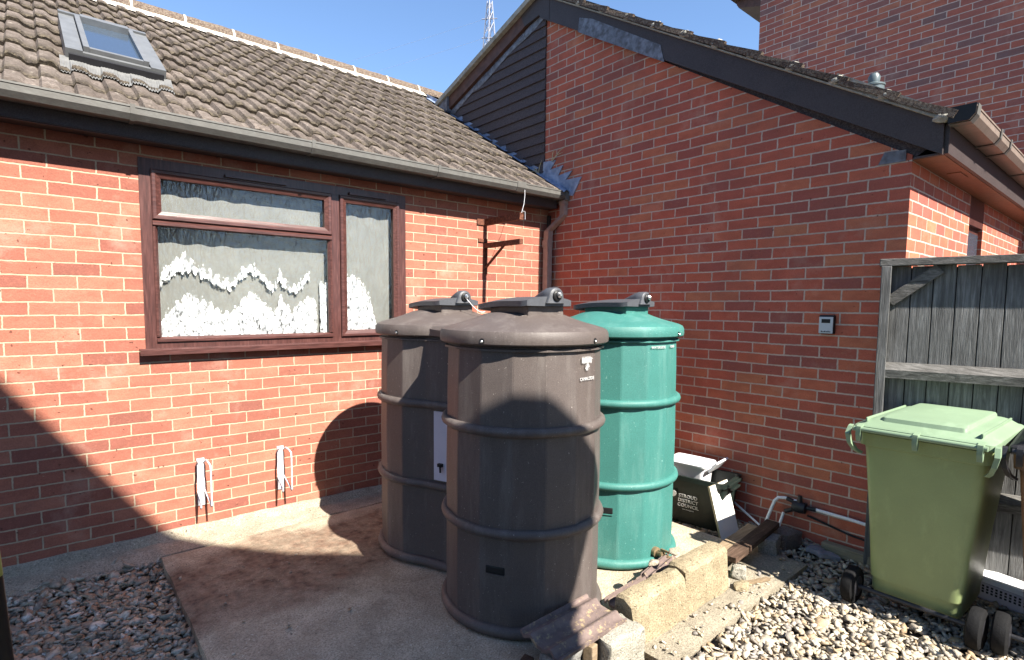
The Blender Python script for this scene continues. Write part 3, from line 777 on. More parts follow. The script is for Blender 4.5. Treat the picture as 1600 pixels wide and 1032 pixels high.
b = MB(); b.prism([(3.0, 4.40), (3.14, 4.50), (3.36, 4.47), (3.42, 4.60), (3.22, 4.76), (3.0, 4.62)], lambda y, z: (-.0265, y, z), lambda y, z: (-.0545, y, z)); b.done('apex_block', M['dkwood'], hB)
b = MB(); b.prism([(4.7205, zl_barge(4.72)-.07), (4.93, zl_barge(4.93)-.06), (4.93, zl_barge(4.93)+.09), (4.7205, zl_barge(4.72)+.11)], lambda y, z: (-.08, y, z), lambda y, z: (-.02, y, z)); b.done('box_end', M['leadgrey'], hB)
b = MB()
def lstrip(u, v):
    y = 3.10+1.65*u; wv = .012*math.sin(u*14)+.01*mnoise.noise(Vector((y*5, 1, 1)))
    return (-.020-.006*math.sin(v*3.1), y, zl_barge(y)-.06-(.075+wv)*v)
b.grid(lstrip, 60, 4); b.done('lead_strip', M['leadgrey'], hB, smooth=60)
# roof B, right slope with its open verge, left slope
LB = math.hypot(1, .615); VB = (0, 1/LB, .615/LB); NB = (0, -.615/LB, 1/LB)
tiles('roof', M['tile'], hB, (-.075, -.175, 2.645), (1,0,0), VB, NB, 4.05, 13, seed=8, du=.02)
LL = math.hypot(1, .335); VL = (0, -1/LL, .335/LL); NL = (0, .335/LL, 1/LL)
tiles('far_roof', M['tile'], hB, (-.09, 4.97, zl_barge(4.97)+.11), (1,0,0), VL, NL, 4.05, 6, seed=9, du=.02)
b = MB(); b.prism([(-.15, 2.60), (3.2, 2.60+.615*3.35), (4.9, zl_barge(4.9)+.10), (4.9, 3.9), (3.2, 4.4), (0, 2.5)], lambda y, z: (.02, y, z), lambda y, z: (4.0, y, z)); b.done('roof_deck', M['tilehang'], hB)
b = MB()   # mortar bedding along the verge, with a sawtooth of tile ends
def vz(y): return 2.66+.615*(y+.175)
b.prism([(-.15, vz(-.15)+.00), (3.2, vz(3.2)+.0), (3.2, vz(3.2)+.075), (-.15, vz(-.15)+.03)], lambda y, z: (-.070, y, z), lambda y, z: (.0195, y, z))
vm = b.done('verge_mortar', M['mortar_dark'], hB, rough=.006, rs=30)
b = MB(); b.prism([(-.16, vz(-.16)-.012), (3.2, vz(3.2)-.012), (3.2, vz(3.2)-.001), (-.16, vz(-.16)-.001)], lambda y, z: (-.085, y, z), lambda y, z: (.0, y, z)); b.done('undercloak', M['mortar_light'], hB)
b = MB(); b.prism([(-.17, vz(-.17)+.001), (.42, vz(.42)+.003), (.40, vz(.40)+.072), (-.1, vz(-.1)+.05)], lambda y, z: (-.082, y, z), lambda y, z: (-.0705, y, z)); b.done('verge_repair', M['mortar_light'], hB, rough=.004, rs=40)
for k in range(12):
    t0 = k*.32; y0 = -.175+t0*VB[1]; zz = 2.645+t0*VB[2]
    b = MB()
    q = [(0, .012), (0, .058), (.36, .034), (.36, .006)]
    def tl(tt, h): return (y0+tt*VB[1]+h*NB[1], zz+tt*VB[2]+h*NB[2])
    b.prism([tl(a-.01, h+.01) for a, h in q], lambda y, z: (-.098, y, z), lambda y, z: (-.068, y, z))
    b.done('verge_tile', M['tile'] if False else M['ridge'], hB, rough=.004, rs=35)
    b = MB(); vs = b.lathe([(.012, -.03), (.03, -.012), (.032, .006), (.02, .022), (.006, .03)], 10, Matrix.Translation((-.075, y0+.03, zz+.035+(.03 if k else 0)))@Matrix.Diagonal((.8, 1.5, .9, 1)))
    b.done('mortar_lump', M['mortar_light'], vm, rough=.012, rs=40, smooth=60)
b = MB()
def lv(y): return zl_barge(y)+.098
b.prism([(3.1, lv(3.1)), (4.95, lv(4.95)), (4.95, lv(4.95)+.055), (3.1, lv(3.1)+.055)], lambda y, z: (-.105, y, z), lambda y, z: (.0, y, z)); b.done('verge_cap', M['mortar_light'], hB, rough=.003, rs=20)
# eaves at the near corner
b = MB(); b.box(-.0255, 9, -.172, -.151, 2.49, 2.66); b.done('fascia', M['dkwood'], hB, bevel=.002)
b = MB(); b.box(.0, 9, -.150, -.001, 2.487, 2.497); b.box(.55, .75, -.12, -.05, 2.4825, 2.4865); b.done('soffit', M['soffit'], hB)
b = MB(); b.prism([(.03, 2.49), (.17, 2.49), (.14, 2.56), (.03, 2.555)], lambda y, z: (-.008, y, z), lambda y, z: (-.001, y, z)); b.done('lead_tongue', M['leadgrey'], hB)
b = MB(); pf = trough(0, 0, -.176, -.285, 2.715, .075)
b.prism(pf, lambda y, z: (-.085, y, z), lambda y, z: (9, y, z)); gB = b.done('gutter', M['gutterB'], hB)
b = MB(); cp = [(-.174, 2.72), (-.174, 2.636), (-.264, 2.636), (-.29, 2.668), (-.294, 2.72)]
b.prism(cp, lambda y, z: (-.093, y, z), lambda y, z: (-.0851, y, z)); b.done('end_cap', M['black'], gB)
for x in (-.03, .62, .95, 1.8):
    b = MB(); o_ = [(-.172, 2.722), (-.172, 2.633), (-.266, 2.633), (-.292, 2.667), (-.297, 2.722), (-.290, 2.722), (-.287, 2.670), (-.263, 2.6385), (-.177, 2.6385), (-.177, 2.722)]
    wd = .035 if x < 0 else .02
    b.prism(o_, lambda y, z: (x-wd, y, z), lambda y, z: (x+wd, y, z)); b.done('gutter_bracket', M['gutter'], gB)
# lead saddle
sp = [(3.096, 2.978), (3.087, 3.068), (2.926, 3.057), (2.994, 2.975), (2.821, 2.986), (2.891, 2.899), (2.704, 2.915), (2.78, 2.837), (2.582, 2.838), (2.686, 2.674), (2.841, 2.711), (3.095, 2.882)]
b = MB(); b.prism(sp, lambda y, z: (-.014-.006*math.sin(y*21), y, z), lambda y, z: (-.0015, y, z)); b.done('lead_saddle', M['lead'], hB)
b = MB(); b.grid(lambda u, v: tuple(Vector((-.012-.085*v, 2.72+.40*u, .91+sl*(2.72+.40*u)+.062+.03*math.sin(v*3)*(1-u)))), 12, 5); b.done('saddle_dressing', M['lead'], hB, smooth=60)
b = MB(); b.lathe([(.083, 0), (.083, .42), (.09, .425), (.09, .44), (.045, .46), (.05, .51), (.035, .54), (.005, .55)], 24, Matrix.Translation((2.0, .835, 3.22))); b.done('vent_pipe', M['pipegrey'], hB, smooth=40)

# ================================================================== HOUSE C
hC = thing('neighbouring_house', 'tall mixed red brick house wall rising behind the gable roof', 'house', (0,0,0))
b = MB(); b.box(4.0, 11, -7, 2.90, -.05, 9.0); b.done('wall', M['brickC'], hC)
b = MB(); b.prism([(2.901, 5.85), (3.22, 5.95), (3.25, 6.0), (3.25, 6.05), (2.901, 6.05)], lambda y, z: (4.0, y, z), lambda y, z: (11.2, y, z)); b.done('eaves_soffit', M['brwood'], hC)
b = MB(); b.prism([(3.3, 6.06), (2.9, 6.4), (-2, 9.4), (-7, 9.4), (-7, 9.01), (2.9, 9.01), (2.9, 6.06)], lambda y, z: (3.9, y, z), lambda y, z: (11.2, y, z)); b.done('roof', M['ridge'], hC)

# ================================================================== unseen shade caster added behind the camera, in house form
hD = thing('shade_caster_house', 'unseen house shape behind the camera, added to cast the long shade', 'house', (0,0,0))
prof = [(-2.31, -.05), (-2.31, 4.54), (-2.42, 4.62), (-2.79, 4.93), (-3.29, 5.62), (-4.08, 6.73), (-5.2, 8.3), (-8.6, 4.0), (-8.6, -.05)]
b = MB(); b.prism(prof, lambda x, z: (x, -2.5, z), lambda x, z: (x, -7.5, z)); b.done('wall', M['tilehang'], hD)  # outline shaped to cast the diagonal shade, dark to cut bounce light
b = MB(); b.prism([(-2.3095, 3.15), (-2.18, 3.36), (-2.09, 3.42), (-2.01, 3.62), (-1.91, 3.86), (-1.81, 4.03), (-1.885, 4.11), (-1.985, 4.205), (-2.16, 4.41), (-2.3095, 4.54)], lambda x, z: (x, -2.5, z), lambda x, z: (x, -2.58, z)); b.done('shade_edge', M['tilehang'], hD)  # added thin edge, shaped to cast the rounded shadow on the tank
b = MB(); b.prism([(-3.0, 5.1), (-5.2, 8.24), (-5.2, 8.33), (-3.0, 5.2)], lambda x, z: (x, -2.51, z), lambda x, z: (x, -7.6, z)); b.done('roof', M['ridge'], hD)  # upper slope of the same added shade caster

# ================================================================== wall fittings
def bracket(z, label, full):
    t = thing('wall_bracket', label, 'bracket', (-.815, YA, z), 0, 'rusty brackets beside the window')
    b = MB(); b.box(-.020, .020, -.50, -.002, -.021, .021)
    if not full: b.box(-.022, .022, -.499, -.003, -.036, -.0215)
    arm = b.done('arm', M['rust'], t)
    if full:
        b = MB(); b.box(-.022, .022, -.012, -.001, -.26, .03, .002); b.box(-.085, .02, -.011, -.002, .031, .062); b.done('wall_plate', M['rust'], t)
        b = MB(); b.tube([(0, -.012, -.20), (0, -.27, -.016)], .012, 8); b.done('brace', M['rust'], t)
        b = MB()
        for y in (-.44, -.475): b.lathe([(.009, -.001), (.009, .0005)], 10, Matrix.Translation((-.0185, y, 0))@Matrix.Rotation(R(90), 4, 'Y'))
        b.done('bolt_hole', M['white'], arm)
    else:
        b = MB(); b.box(-.10, .02, -.012, -.001, -.035, .02); b.done('wall_plate', M['rust'], t)
    return t
bracket(2.165, 'rusty angle bracket with diagonal brace fixed to sunlit brick', True)
bracket(2.385, 'rusty bracket arm without brace under the shaded eaves', False)
wi = MB(); wi.tube([(-.58, 2.745, 2.66), (-.62, 2.70, 2.60), (-.72, 2.60, 2.50), (-.80, 2.54, 2.41), (-.815, 2.53, 2.40)], .0022, 6); wi.tube([(-.83, 2.50, 2.415), (-.79, 2.508, 2.415), (-.788, 2.508, 2.35)], .0025, 6)
tag(wi.done('hanging_wire', M['galv']), 'thin pale wire hanging from the gutter to the upper bracket', 'wire')
def holder(x, z, label):
    t = thing('bicycle_rack', label, 'bicycle rack', (x, YA, z), 0, 'white wire bicycle racks on the wall')
    b = MB(); b.box(-.024, .024, -.010, -.001, -.16, .16, .003)
    b.box(-.010, .010, -.012, -.0101, -.03, .05); b.done('back_plate', M['galv'], t)
    for s in (-1, 1):
        b = MB(); xx = s*.026
        b.tube([(xx*.7, -.008, .13), (xx, -.05, .155), (xx, -.125, .15), (xx*1.2, -.145, .135), (xx*1.2, -.150, .10), (xx*1.2, -.150, -.10), (xx*1.2, -.148, -.13), (xx*1.2, -.14, -.14), (xx, -.09, -.10), (xx*.8, -.008, -.06)], .006, 8)
        b.done('wheel_loop', M['galv'], t, smooth=60)
    return t
holder(-3.225, .43, 'white wire bicycle rack nearer the long diagonal shadow')
holder(-2.705, .43, 'white wire bicycle rack nearer the round tank shadow')
kb = thing('key_safe', 'small silver and black key safe on the red brick wall', 'key safe', (0, .40, 1.51))
b = MB(); b.box(-.035, -.001, -.046, .046, -.062, .062, .008); b.done('body', M['black'], kb)
b = MB(); b.box(-.042, -.0351, -.042, .042, -.058, .05, .003); kd = b.done('door', M['keybox'], kb)
b = MB(); b.box(-.0435, -.0421, -.026, .026, .010, .036); b.done('dial_window', M['black'], kd)
b = MB()
for k in range(6): b.box(-.0432, -.0421, -.03+k*.010, -.023+k*.010, -.05, -.044+.003*(k % 2))
b.done('lettering', M['black'], kd)

# ================================================================== tanks
AX = R(-94-180+180)   # facet phase
def facets(c, R_, n=16, ph=-94.0):
    return [(c[0]+R_*math.cos(R(ph+22.5*k)), c[1]+R_*math.sin(R(ph+22.5*k))) for k in range(n)]
def off_poly(poly, d):
    n = len(poly); out = []
    for i in range(n):
        p0, p1, p2 = Vector(poly[i-1]), Vector(poly[i]), Vector(poly[(i+1) % n])
        a = (p1-p0).normalized(); c = (p2-p1).normalized()
        n1 = Vector((a.y, -a.x)); n2 = Vector((c.y, -c.x)); m_ = (n1+n2).normalized()
        out.append(tuple(p1+m_*d/max(.5, m_.dot(n1))))
    return out
def round_poly(poly, r, seg=3):
    n = len(poly); out = []
    for i in range(n):
        p0, p1, p2 = Vector(poly[i-1]), Vector(poly[i]), Vector(poly[(i+1) % n])
        a = p1+(p0-p1).normalized()*min(r, (p0-p1).length*.45); c = p1+(p2-p1).normalized()*min(r, (p2-p1).length*.45)
        for k in range(seg+1):
            t_ = k/seg; out.append(tuple(a*(1-t_)**2+p1*2*t_*(1-t_)+c*t_**2))
    return out
F0, L0, G0 = Vector((-2.09, 1.078)), Vector((-2.007, 1.937)), Vector((-1.188, 1.222))
def twin(Rf):
    """outline round both lobes, counter-clockwise, open at the neck"""
    ax = (F0-L0).normalized(); ang = math.degrees(math.atan2(ax.y, ax.x))
    keepF = [k for k in range(16)]; out = []
    fa = [-94+22.5*k for k in range(16)]
    def angd(a, b): return abs((a-b+180) % 360-180)
    pf = [(a, (F0.x+Rf*math.cos(R(a)), F0.y+Rf*math.sin(R(a)))) for a in fa if angd(a, ang+180) > 24]
    pl = [(a, (L0.x+Rf*math.cos(R(a)), L0.y+Rf*math.sin(R(a)))) for a in fa if angd(a, ang) > 24]
    pf.sort(key=lambda t_: (t_[0]-(ang+180)) % 360); pl.sort(key=lambda t_: (t_[0]-ang) % 360)
    return [p for _, p in pf]+[p for _, p in pl]
def tank_body(outline_f, name, m, parent):
    b = MB(); loops = []
    for z, dr in ((.078, -.012), (.088, .0), (.30, .003), (.58, .002), (.83, .004), (1.05, .0), (1.25, -.002), (1.412, -.007), (1.414, .010), (1.424, .010), (1.426, -.008), (1.45, -.02), (1.456, -.05)):
        loops.append([(x, y, z) for x, y in round_poly(outline_f(.395+dr), .005, 1)])
    b.loft(loops); return b.done(name, m, parent, smooth=4)
def ring(outline, z, r, name, m, parent):
    b = MB(); pts = []
    base = off_poly(outline, .004)
    rp_ = []
    n = len(base)
    for i in range(n):
        p, q = Vector(base[i]), Vector(base[(i+1) % n])
        for k in range(6):
            t_ = k/6; s = math.sin(math.pi*t_)
            d = (q-p).normalized(); nrm = Vector((d.y, -d.x))
            long_ = (q-p).length > .3
            pp = p.lerp(q, t_)+nrm*(.0 if long_ else .006*s)
            rp_.append((pp.x, pp.y, z))
    # soften the corners
    P = np.array(rp_)
    for _ in range(2): P = .5*P+.25*np.roll(P, 1, 0)+.25*np.roll(P, -1, 0)
    b.tube([tuple(p) for p in P], r, 10, closed=True)
    return b.done(name, m, parent, smooth=60)
def dome_prof():
    return [(.40, 1.445), (.418, 1.440), (.426, 1.447), (.428, 1.462), (.426, 1.487), (.418, 1.503), (.398, 1.513), (.36, 1.524), (.30, 1.540), (.25, 1.557), (.20, 1.577), (.15, 1.588), (.0, 1.59)]
def lid_part(c, m, parent, name='lid'):
    b = MB(); b.lathe(dome_prof(), 72, Matrix.Translation((c.x, c.y, 0)))
    return b
def hatch(c, yaw, parent, m_body, chain=False, open_=0):
    Mx = Matrix.Translation((c.x, c.y, 0))@Matrix.Rotation(R(yaw), 4, 'Z')
    b = MB()
    b.box(-.108, .112, -.178, .15, 1.50, 1.622, .008); b.done('neck', m_body, parent, M=Mx)
    b = MB()
    nu, nv = 16, 20
    def zt(x, y): return 1.642+.022*(1-(x/.15)**2)*(1-max(0, y/.23)**2*.5)-.018*max(0, (y+.05)/.26)**2
    def plate(u, v):
        x = -.15+.30*u; y = -.205+.43*v
        e = max(0, abs(v-.5)*2-.8)/.2; x *= 1-.10*e*e
        return x, y
    top = b.grid(lambda u, v: (*plate(u, v), zt(*plate(u, v))), nu, nv)
    bot = b.grid(lambda u, v: (*plate(u, v), zt(*plate(u, v))-.026-.020*(1-abs(2*u-1)**2)), nu, nv)
    ed = lambda g: [g[i][0] for i in range(nu+1)]+[g[nu][j] for j in range(1, nv+1)]+[g[i][nv] for i in range(nu-1, -1, -1)]+[g[0][j] for j in range(nv-1, 0, -1)]
    A, B = ed(top), ed(bot)
    for i in range(len(A)): b.b.faces.new((A[i], A[(i+1) % len(A)], B[(i+1) % len(A)], B[i]))
    h = b.done('hatch', M['hatch'], parent, smooth=40, M=Mx)
    b = MB()   # lock hump
    loops = []
    for y, rr, zc in ((-.222, .040, 1.662), (-.216, .046, 1.662), (-.165, .046, 1.662), (-.12, .040, 1.652), (-.06, .028, 1.638), (.0, .012, 1.634)):
        lp = [(.03+rr*1.0*math.cos(math.pi*k/14), y, zc+rr*math.sin(math.pi*k/14)) for k in range(15)]
        lp += [(.03-rr*1.25, y, zc-.03), (.03+rr*1.25, y, zc-.03)]
        loops.append(lp)
    b.loft(loops); b.done('lock_housing', M['hatch'], h, smooth=50, M=Mx)
    b = MB(); b.lathe([(.026, 0), (.026, .008), (.02, .012), (.001, .012)], 20, Matrix.Translation((.03, -.221, 1.668))@Matrix.Rotation(R(90), 4, 'X')); b.done('lock_recess', M['black'], h, M=Mx)
    b = MB(); b.lathe([(.015, 0), (.015, .010), (.006, .018), (.001, .018)], 14, Matrix.Translation((.033, -.232, 1.672))@Matrix.Rotation(R(90), 4, 'X')); b.done('lock', M['chrome'], h, smooth=40, M=Mx)
    if chain:
        b = MB(); pts = []
        for k in range(14):
            t_ = k/13; pts.append((.03+.13*t_, -.245-.02*math.sin(math.pi*t_), 1.655-.075*t_-.03*math.sin(math.pi*t_)))
        b.tube(pts, .003, 6); b.done('tether', M['galv'], h, M=Mx)
def screws(c, angs, parent):
    for a in angs:
        d = Vector((math.cos(R(a)), math.sin(R(a)), 0)); p = Vector((c.x, c.y, 1.461))+d*.424
        q = d.to_track_quat('Z', 'Y').to_matrix().to_4x4()
        b = MB(); b.lathe([(.0125, -.003), (.0125, .0045), (.001, .0046)], 16, Matrix.Translation(p)@q); so_ = b.done('screw_recess', M['black'], parent)
        b = MB(); b.lathe([(.007, 0), (.0075, .006), (.004, .010), (.001, .010)], 12, Matrix.Translation(p-Vector((0,0,.003))+d*.003)@q); b.done('screw', M['chrome'], so_, smooth=40)

tw = thing('water_tank', 'brown twin barrel water tank with two grey hatches and white canalside lettering', 'tank', (-2.05, 1.5, .08))
tw.location = (0,0,0)
body = tank_body(twin, 'body', M['tankbr'], tw)
for z in (1.05, .578): ring(twin(.395), z, .024, 'hoop', M['tankbr'], tw)
ring(twin(.393), .112, .028, 'base_hoop', M['tankbr'], tw)
b = lid_part(F0, None, None)
b.lathe(dome_prof(), 72, Matrix.Translation((L0.x, L0.y, 0)))
ax = (F0-L0).normalized(); sd_ = Vector((-ax.y, ax.x)); mid = (F0+L0)/2
loops = []
for s, w_, zt_ in ((-.36, .30, 1.517), (-.2, .275, 1.512), (-.06, .265, 1.502), (.0, .265, 1.500), (.06, .265, 1.502), (.2, .275, 1.512), (.36, .30, 1.517)):
    p = mid+ax*s; lp = []
    for d, z in ((-1, 1.446), (-1, zt_-.02), (-.93, zt_-.004), (-.5, zt_+.008), (0, zt_+.012), (.5, zt_+.008), (.93, zt_-.004), (1, zt_-.02), (1, 1.446)):
        q = p+sd_*(d*w_); lp.append((q.x, q.y, z))
    loops.append(lp)
b.loft(loops)
lid = b.done('lid', M['tankbr'], tw, smooth=35)
hatch(F0+Vector((-.005, -.005)), -5.5, tw, M['tankbr']); hatch(L0+Vector((-.005, -.005)), -5.5, tw, M['tankbr'], chain=True)
screws(F0, (-158, -82), lid); screws(L0, (-163,), lid)
# recess near the foot of the front lobe (facet between -138.75 and -116.25)
def facet_frame(c, a, rr=.395, ph=-94.0):
    """matrix whose local x runs along the facet (left to right seen from outside), y up, z outwards"""
    k = math.floor((a-ph)/22.5); am = ph+22.5*(k+.5); d = Vector((math.cos(R(am)), math.sin(R(am)), 0))
    x = Vector((-d.y, d.x, 0)); ap = rr*math.cos(R(11.25))
    Mx = Matrix(((x.x, 0, d.x, c.x+d.x*ap), (x.y, 0, d.y, c.y+d.y*ap), (0, 1, 0, 0), (0,0,0,1)))
    return Mx
def slot(c, a, z, parent, m, name='hand_recess', w_=.095, h_=.038, xo=0, ph=-94.0):
    Mx = facet_frame(c, a, .398, ph)@Matrix.Translation((xo, z, .0))
    b = MB(); b.box(-w_/2, w_/2, -h_/2, h_/2, -.02, .003, .006); b.done(name, m, parent, M=Mx)
    b = MB(); b.box(-w_/2, w_/2, -h_/2-.006, -h_/2-.0005, -.02, .0055); b.done('recess_lip', parent.data.materials[0] if parent.data else m, parent, M=Mx)
slot(F0, -150, .40, body, M['black'])
# white plate in the neck between the hoops
na = math.degrees(math.atan2(-sd_.y, -sd_.x))
ow = twin(.395); best = max(range(len(ow)), key=lambda i: -(Vector(ow[i])+Vector(ow[(i+1) % len(ow)])).x/2 if (Vector(ow[(i+1) % len(ow)])-Vector(ow[i])).length > .18 else -99)
pa, pb = Vector(ow[best]), Vector(ow[(best+1) % len(ow)]); dv = (pb-pa).normalized(); nv_ = Vector((dv.y, -dv.x))
pc = (pa+pb)/2
Mx = Matrix(((dv.x, 0, nv_.x, pc.x), (dv.y, 0, nv_.y, pc.y), (0, 1, 0, 0), (0,0,0,1)))
b = MB(); b.box(-.055, .16, .615, 1.015, .004, .012, .001); pl = b.done('cover_plate', M['plate'], tw, M=Mx)
b = MB(); b.box(-.02, .01, .70, .718, .0125, .03); b.tube([(-.0, .715, .03), (.003, .67, .032)], .006, 6); b.done('key', M['black'], pl, M=Mx)
# hand lettering
T = facet_frame(F0, -82, .398)
text_obj('lettering', 'CANALSIDE', .022, T@Matrix.Translation((.0, 1.275, .0012)), M['chalk'], body)
b = MB()
for k in range(26):
    x = -.055+k*.003; b.tube([(x, 1.372+.004*math.sin(k*1.7), .001), (x+.004*math.sin(k*2.3), 1.398+.004*math.cos(k*2.1), .001)], .0013, 4)
b.tube([(-.05, 1.385, .001), (.03, 1.39, .001)], .0013, 4)
for k in range(7):
    a = k*math.pi/7; b.tube([(-.012-.018*math.cos(a), 1.352-.018*math.sin(a), .001), (-.012+.018*math.cos(a), 1.352+.018*math.sin(a), .001)], .0014, 4)
b.done('scribble', M['chalk'], body, M=T@Matrix.Translation((.012, -.015, 0)))

gt = thing('water_tank', 'green barrel water tank with single grey hatch and brass tap', 'tank', (0,0,0))
single = lambda rr: facets(G0, rr, ph=-89.0)
gbody = tank_body(single, 'body', M['tankgr'], gt)
for z in (1.06, .575): ring(single(.395), z, .024, 'hoop', M['tankgr'], gt)
ring(single(.393), .112, .028, 'base_hoop', M['tankgr'], gt)
glid = lid_part(G0, None, None).done('lid', M['tankgr'], gt, smooth=35)
hatch(G0+Vector((-.005, -.005)), 0, gt, M['tankgr'])
screws(G0, (-80, -160), glid)
slot(G0, -145, .43, gbody, M['black'], xo=.0, ph=-89.0)
T = facet_frame(G0, -100, .397, ph=-89.0)
text_obj('lettering', 'WATERSIDE', .021, T@Matrix.Translation((.0, 1.378, .0012)), M['chalk'], gbody)
T = facet_frame(G0, -78, .397, ph=-89.0)
text_obj('lettering', 'ROAD', .021, T@Matrix.Translation((-.015, 1.378, .0012)), M['chalk'], gbody)
tp = MB(); ta = R(-94.5); d = Vector((math.cos(ta), math.sin(ta), 0)); p = Vector((G0.x-.02, G0.y, .165))+d*.39
tp.lathe([(.03, -.01), (.03, .016), (.018, .02), (.018, .05), (.022, .05), (.022, .062), (.012, .065), (.012, .10)], 14, Matrix.Translation(p)@d.to_track_quat('Z', 'Y').to_matrix().to_4x4())
tp.tube([tuple(p+d*.08), tuple(p+d*.12+Vector((.02,0,-.01))), tuple(p+d*.16+Vector((.05,0,-.04)))], .011, 8)
tp.box(-.006, .006, -.03, .03, -.006, .006, M=Matrix.Translation(p+d*.075+Vector((0,0,.03))))
tp.done('tap', M['bronze'], gt, smooth=40)

# ================================================================== blocks, tiles, planks in front of the tanks
def block(name, label, cat, x0, x1, y0, y1, z0, z1, m, rz=0, rough=.006, rs=16, group=None, bev=.012, tilt=0, cuts=5):
    b = MB(); b.box(-(x1-x0)/2, (x1-x0)/2, -(y1-y0)/2, (y1-y0)/2, 0, z1-z0, bev)
    bmesh.ops.subdivide_edges(b.b, edges=b.b.edges, cuts=cuts, use_grid_fill=True)
    Mx = Matrix.Translation(((x0+x1)/2, (y0+y1)/2, z0))@Matrix.Rotation(rz, 4, 'Z')@Matrix.Rotation(tilt, 4, 'Y')
    for v in b.b.verts: v.co += mnoise.noise_vector(v.co*rs+Vector((x0*9, 3, 1)))*rough+mnoise.noise_vector(v.co*rs*3+Vector((x0*9, 3, 1)))*rough*.4
    return tag(b.done(name, m, M=Mx, smooth=42), label, cat, group)
def kerb(name, label, x0, x1, yb, yf, zt, m, seed):
    b = MB(); n = 26; loops = []
    for i in range(n+1):
        x = x0+(x1-x0)*i/n; e = .012 if i in (0, n) else 0
        pr_ = [(yb-e, .03), (yb-e*.5, .14), (yb-.004-e, zt-.02), (yb-.02-e, zt-.004-e), ((yb+yf)/2, zt+.003-e), (yf+.022+e, zt-.008-e), (yf+.006+e, zt-.03), (yf+.002+e*.5, .14), (yf+e*.4-.006, .03)]
        lp = []
        for y, z in pr_:
            v = Vector((x, y, z)); v += mnoise.noise_vector(v*13+Vector((seed, 0, 0)))*.009; lp.append(v)
        loops.append(lp)
    b.loft(loops); return tag(b.done(name, m, smooth=30), label, 'concrete block', 'yellow concrete blocks along the path')
kerb('concrete_block', 'yellow concrete block with dark end face, beside broken tiles', -1.945, -1.50, .585, .455, .26, M['block'], 1)
kerb('concrete_block', 'yellow concrete block reaching towards the brown planks', -1.49, -1.055, .60, .465, .275, M['block'], 5)
block('stone_block', 'pale scratched stone block in front of the yellow blocks', 'stone block', -2.205, -1.985, .37, .52, .03, .205, M['blockgrey'], R(-6), .008)
block('stone_block', 'dark grey stone under the loose roof tile at the bottom edge', 'stone block', -2.44, -2.28, .47, .58, .03, .17, M['stone'], R(8), .008)
ob = block('wood_block', 'small upright pale wood offcut propping the roof tile', 'wood block', -2.27, -2.23, .435, .485, .03, .185, M['plankl'], R(8), .002, bev=.004)
block('wood_block', 'dark wooden wedge at the foot of the brown tank', 'wood block', -2.50, -2.455, .585, .63, .08, .14, M['plankd'], R(20), .003, bev=.004)
# interlocking roof tile
def rtile(name, label, Mx, lx=.42, ly=.235, broken=0, group=None, seed=0):
    b = MB(); nu, nv = 40, 26
    def h(v):
        fr = v*2 % 1.0
        return .020*math.exp(-((fr-.5)/.16)**2)+(.010 if v > .94 or v < .05 else 0)
    def q(u, v, dz):
        x = -lx/2+lx*u; y = -ly/2+ly*v
        if broken: x += (.05*mnoise.noise(Vector((v*7, seed, 1)))+.02*mnoise.noise(Vector((v*25, seed, 1))))*u
        e = mnoise.noise(Vector((x*60, y*60, seed)))*.0012
        return (x, y, h(v)+dz+e-(.004 if u < .02 else 0))
    top = b.grid(lambda u, v: q(u, v, .014), nu, nv); bot = b.grid(lambda u, v: q(u, v, 0), nu, nv)
    ed = lambda g: [g[i][0] for i in range(nu+1)]+[g[nu][j] for j in range(1, nv+1)]+[g[i][nv] for i in range(nu-1, -1, -1)]+[g[0][j] for j in range(nv-1, 0, -1)]
    A, B = ed(top), ed(bot)
    for i in range(len(A)): b.b.faces.new((A[i], A[(i+1) % len(A)], B[(i+1) % len(A)], B[i]))
    return tag(b.done(name, M['ctile'], M=Mx, smooth=40), label, 'roof tile', group)
rtile('roof_tile', 'whole brown ribbed roof tile half in shadow against the brown tank', Matrix.Translation((-2.245, .555, .205))@Matrix.Rotation(R(2), 4, 'Z')@Matrix.Rotation(R(5), 4, 'X'), lx=.44, ly=.235)
rtile('roof_tile', 'broken roof tile strip lying behind the nearer yellow block', Matrix.Translation((-1.66, .665, .125))@Matrix.Rotation(R(4), 4, 'Z')@Matrix.Rotation(R(10), 4, 'X'), lx=.42, ly=.10, broken=1, group='broken tiles behind the yellow blocks', seed=3)
rtile('roof_tile', 'broken roof tile strip with pointed end by the green tank tap', Matrix.Translation((-1.38, .70, .15))@Matrix.Rotation(R(10), 4, 'Z')@Matrix.Rotation(R(-8), 4, 'X'), lx=.30, ly=.09, broken=1, group='broken tiles behind the yellow blocks', seed=8)
block('brick', 'broken brick piece under the broken tiles behind the yellow block', 'brick', -1.75, -1.58, .62, .70, .08, .125, M['brickstone'], R(6))
for i, (x, y, s, lb) in enumerate(((-1.40, .60, .03, 'pale mortar crumb on top of the nearer yellow block end'), (-1.60, .60, .028, 'pale mortar crumb beside the broken tiles'), (-1.36, .80, .022, 'tiny white chip on the concrete below the green tank'), (-1.06, .50, .05, 'pale rubble lump at the far end of the yellow blocks'), (-.72, .73, .03, 'small white pebble on the concrete corner'), (-1.0, .42, .045, 'buff rubble lump on the path below the planks'))):
    z = .285 if i < 2 else (.03 if i in (3, 5) else .08)
    b = MB(); bmesh.ops.create_icosphere(b.b, subdivisions=2, radius=s, matrix=Matrix.Translation((x, y, z+s*.35))@Matrix.Diagonal((1.3, .8, .5, 1)))
    tag(b.done('rubble_lump', M['footing'] if i < 5 else M['block'], rough=s*.45, rs=22, smooth=30), lb, 'rubble')
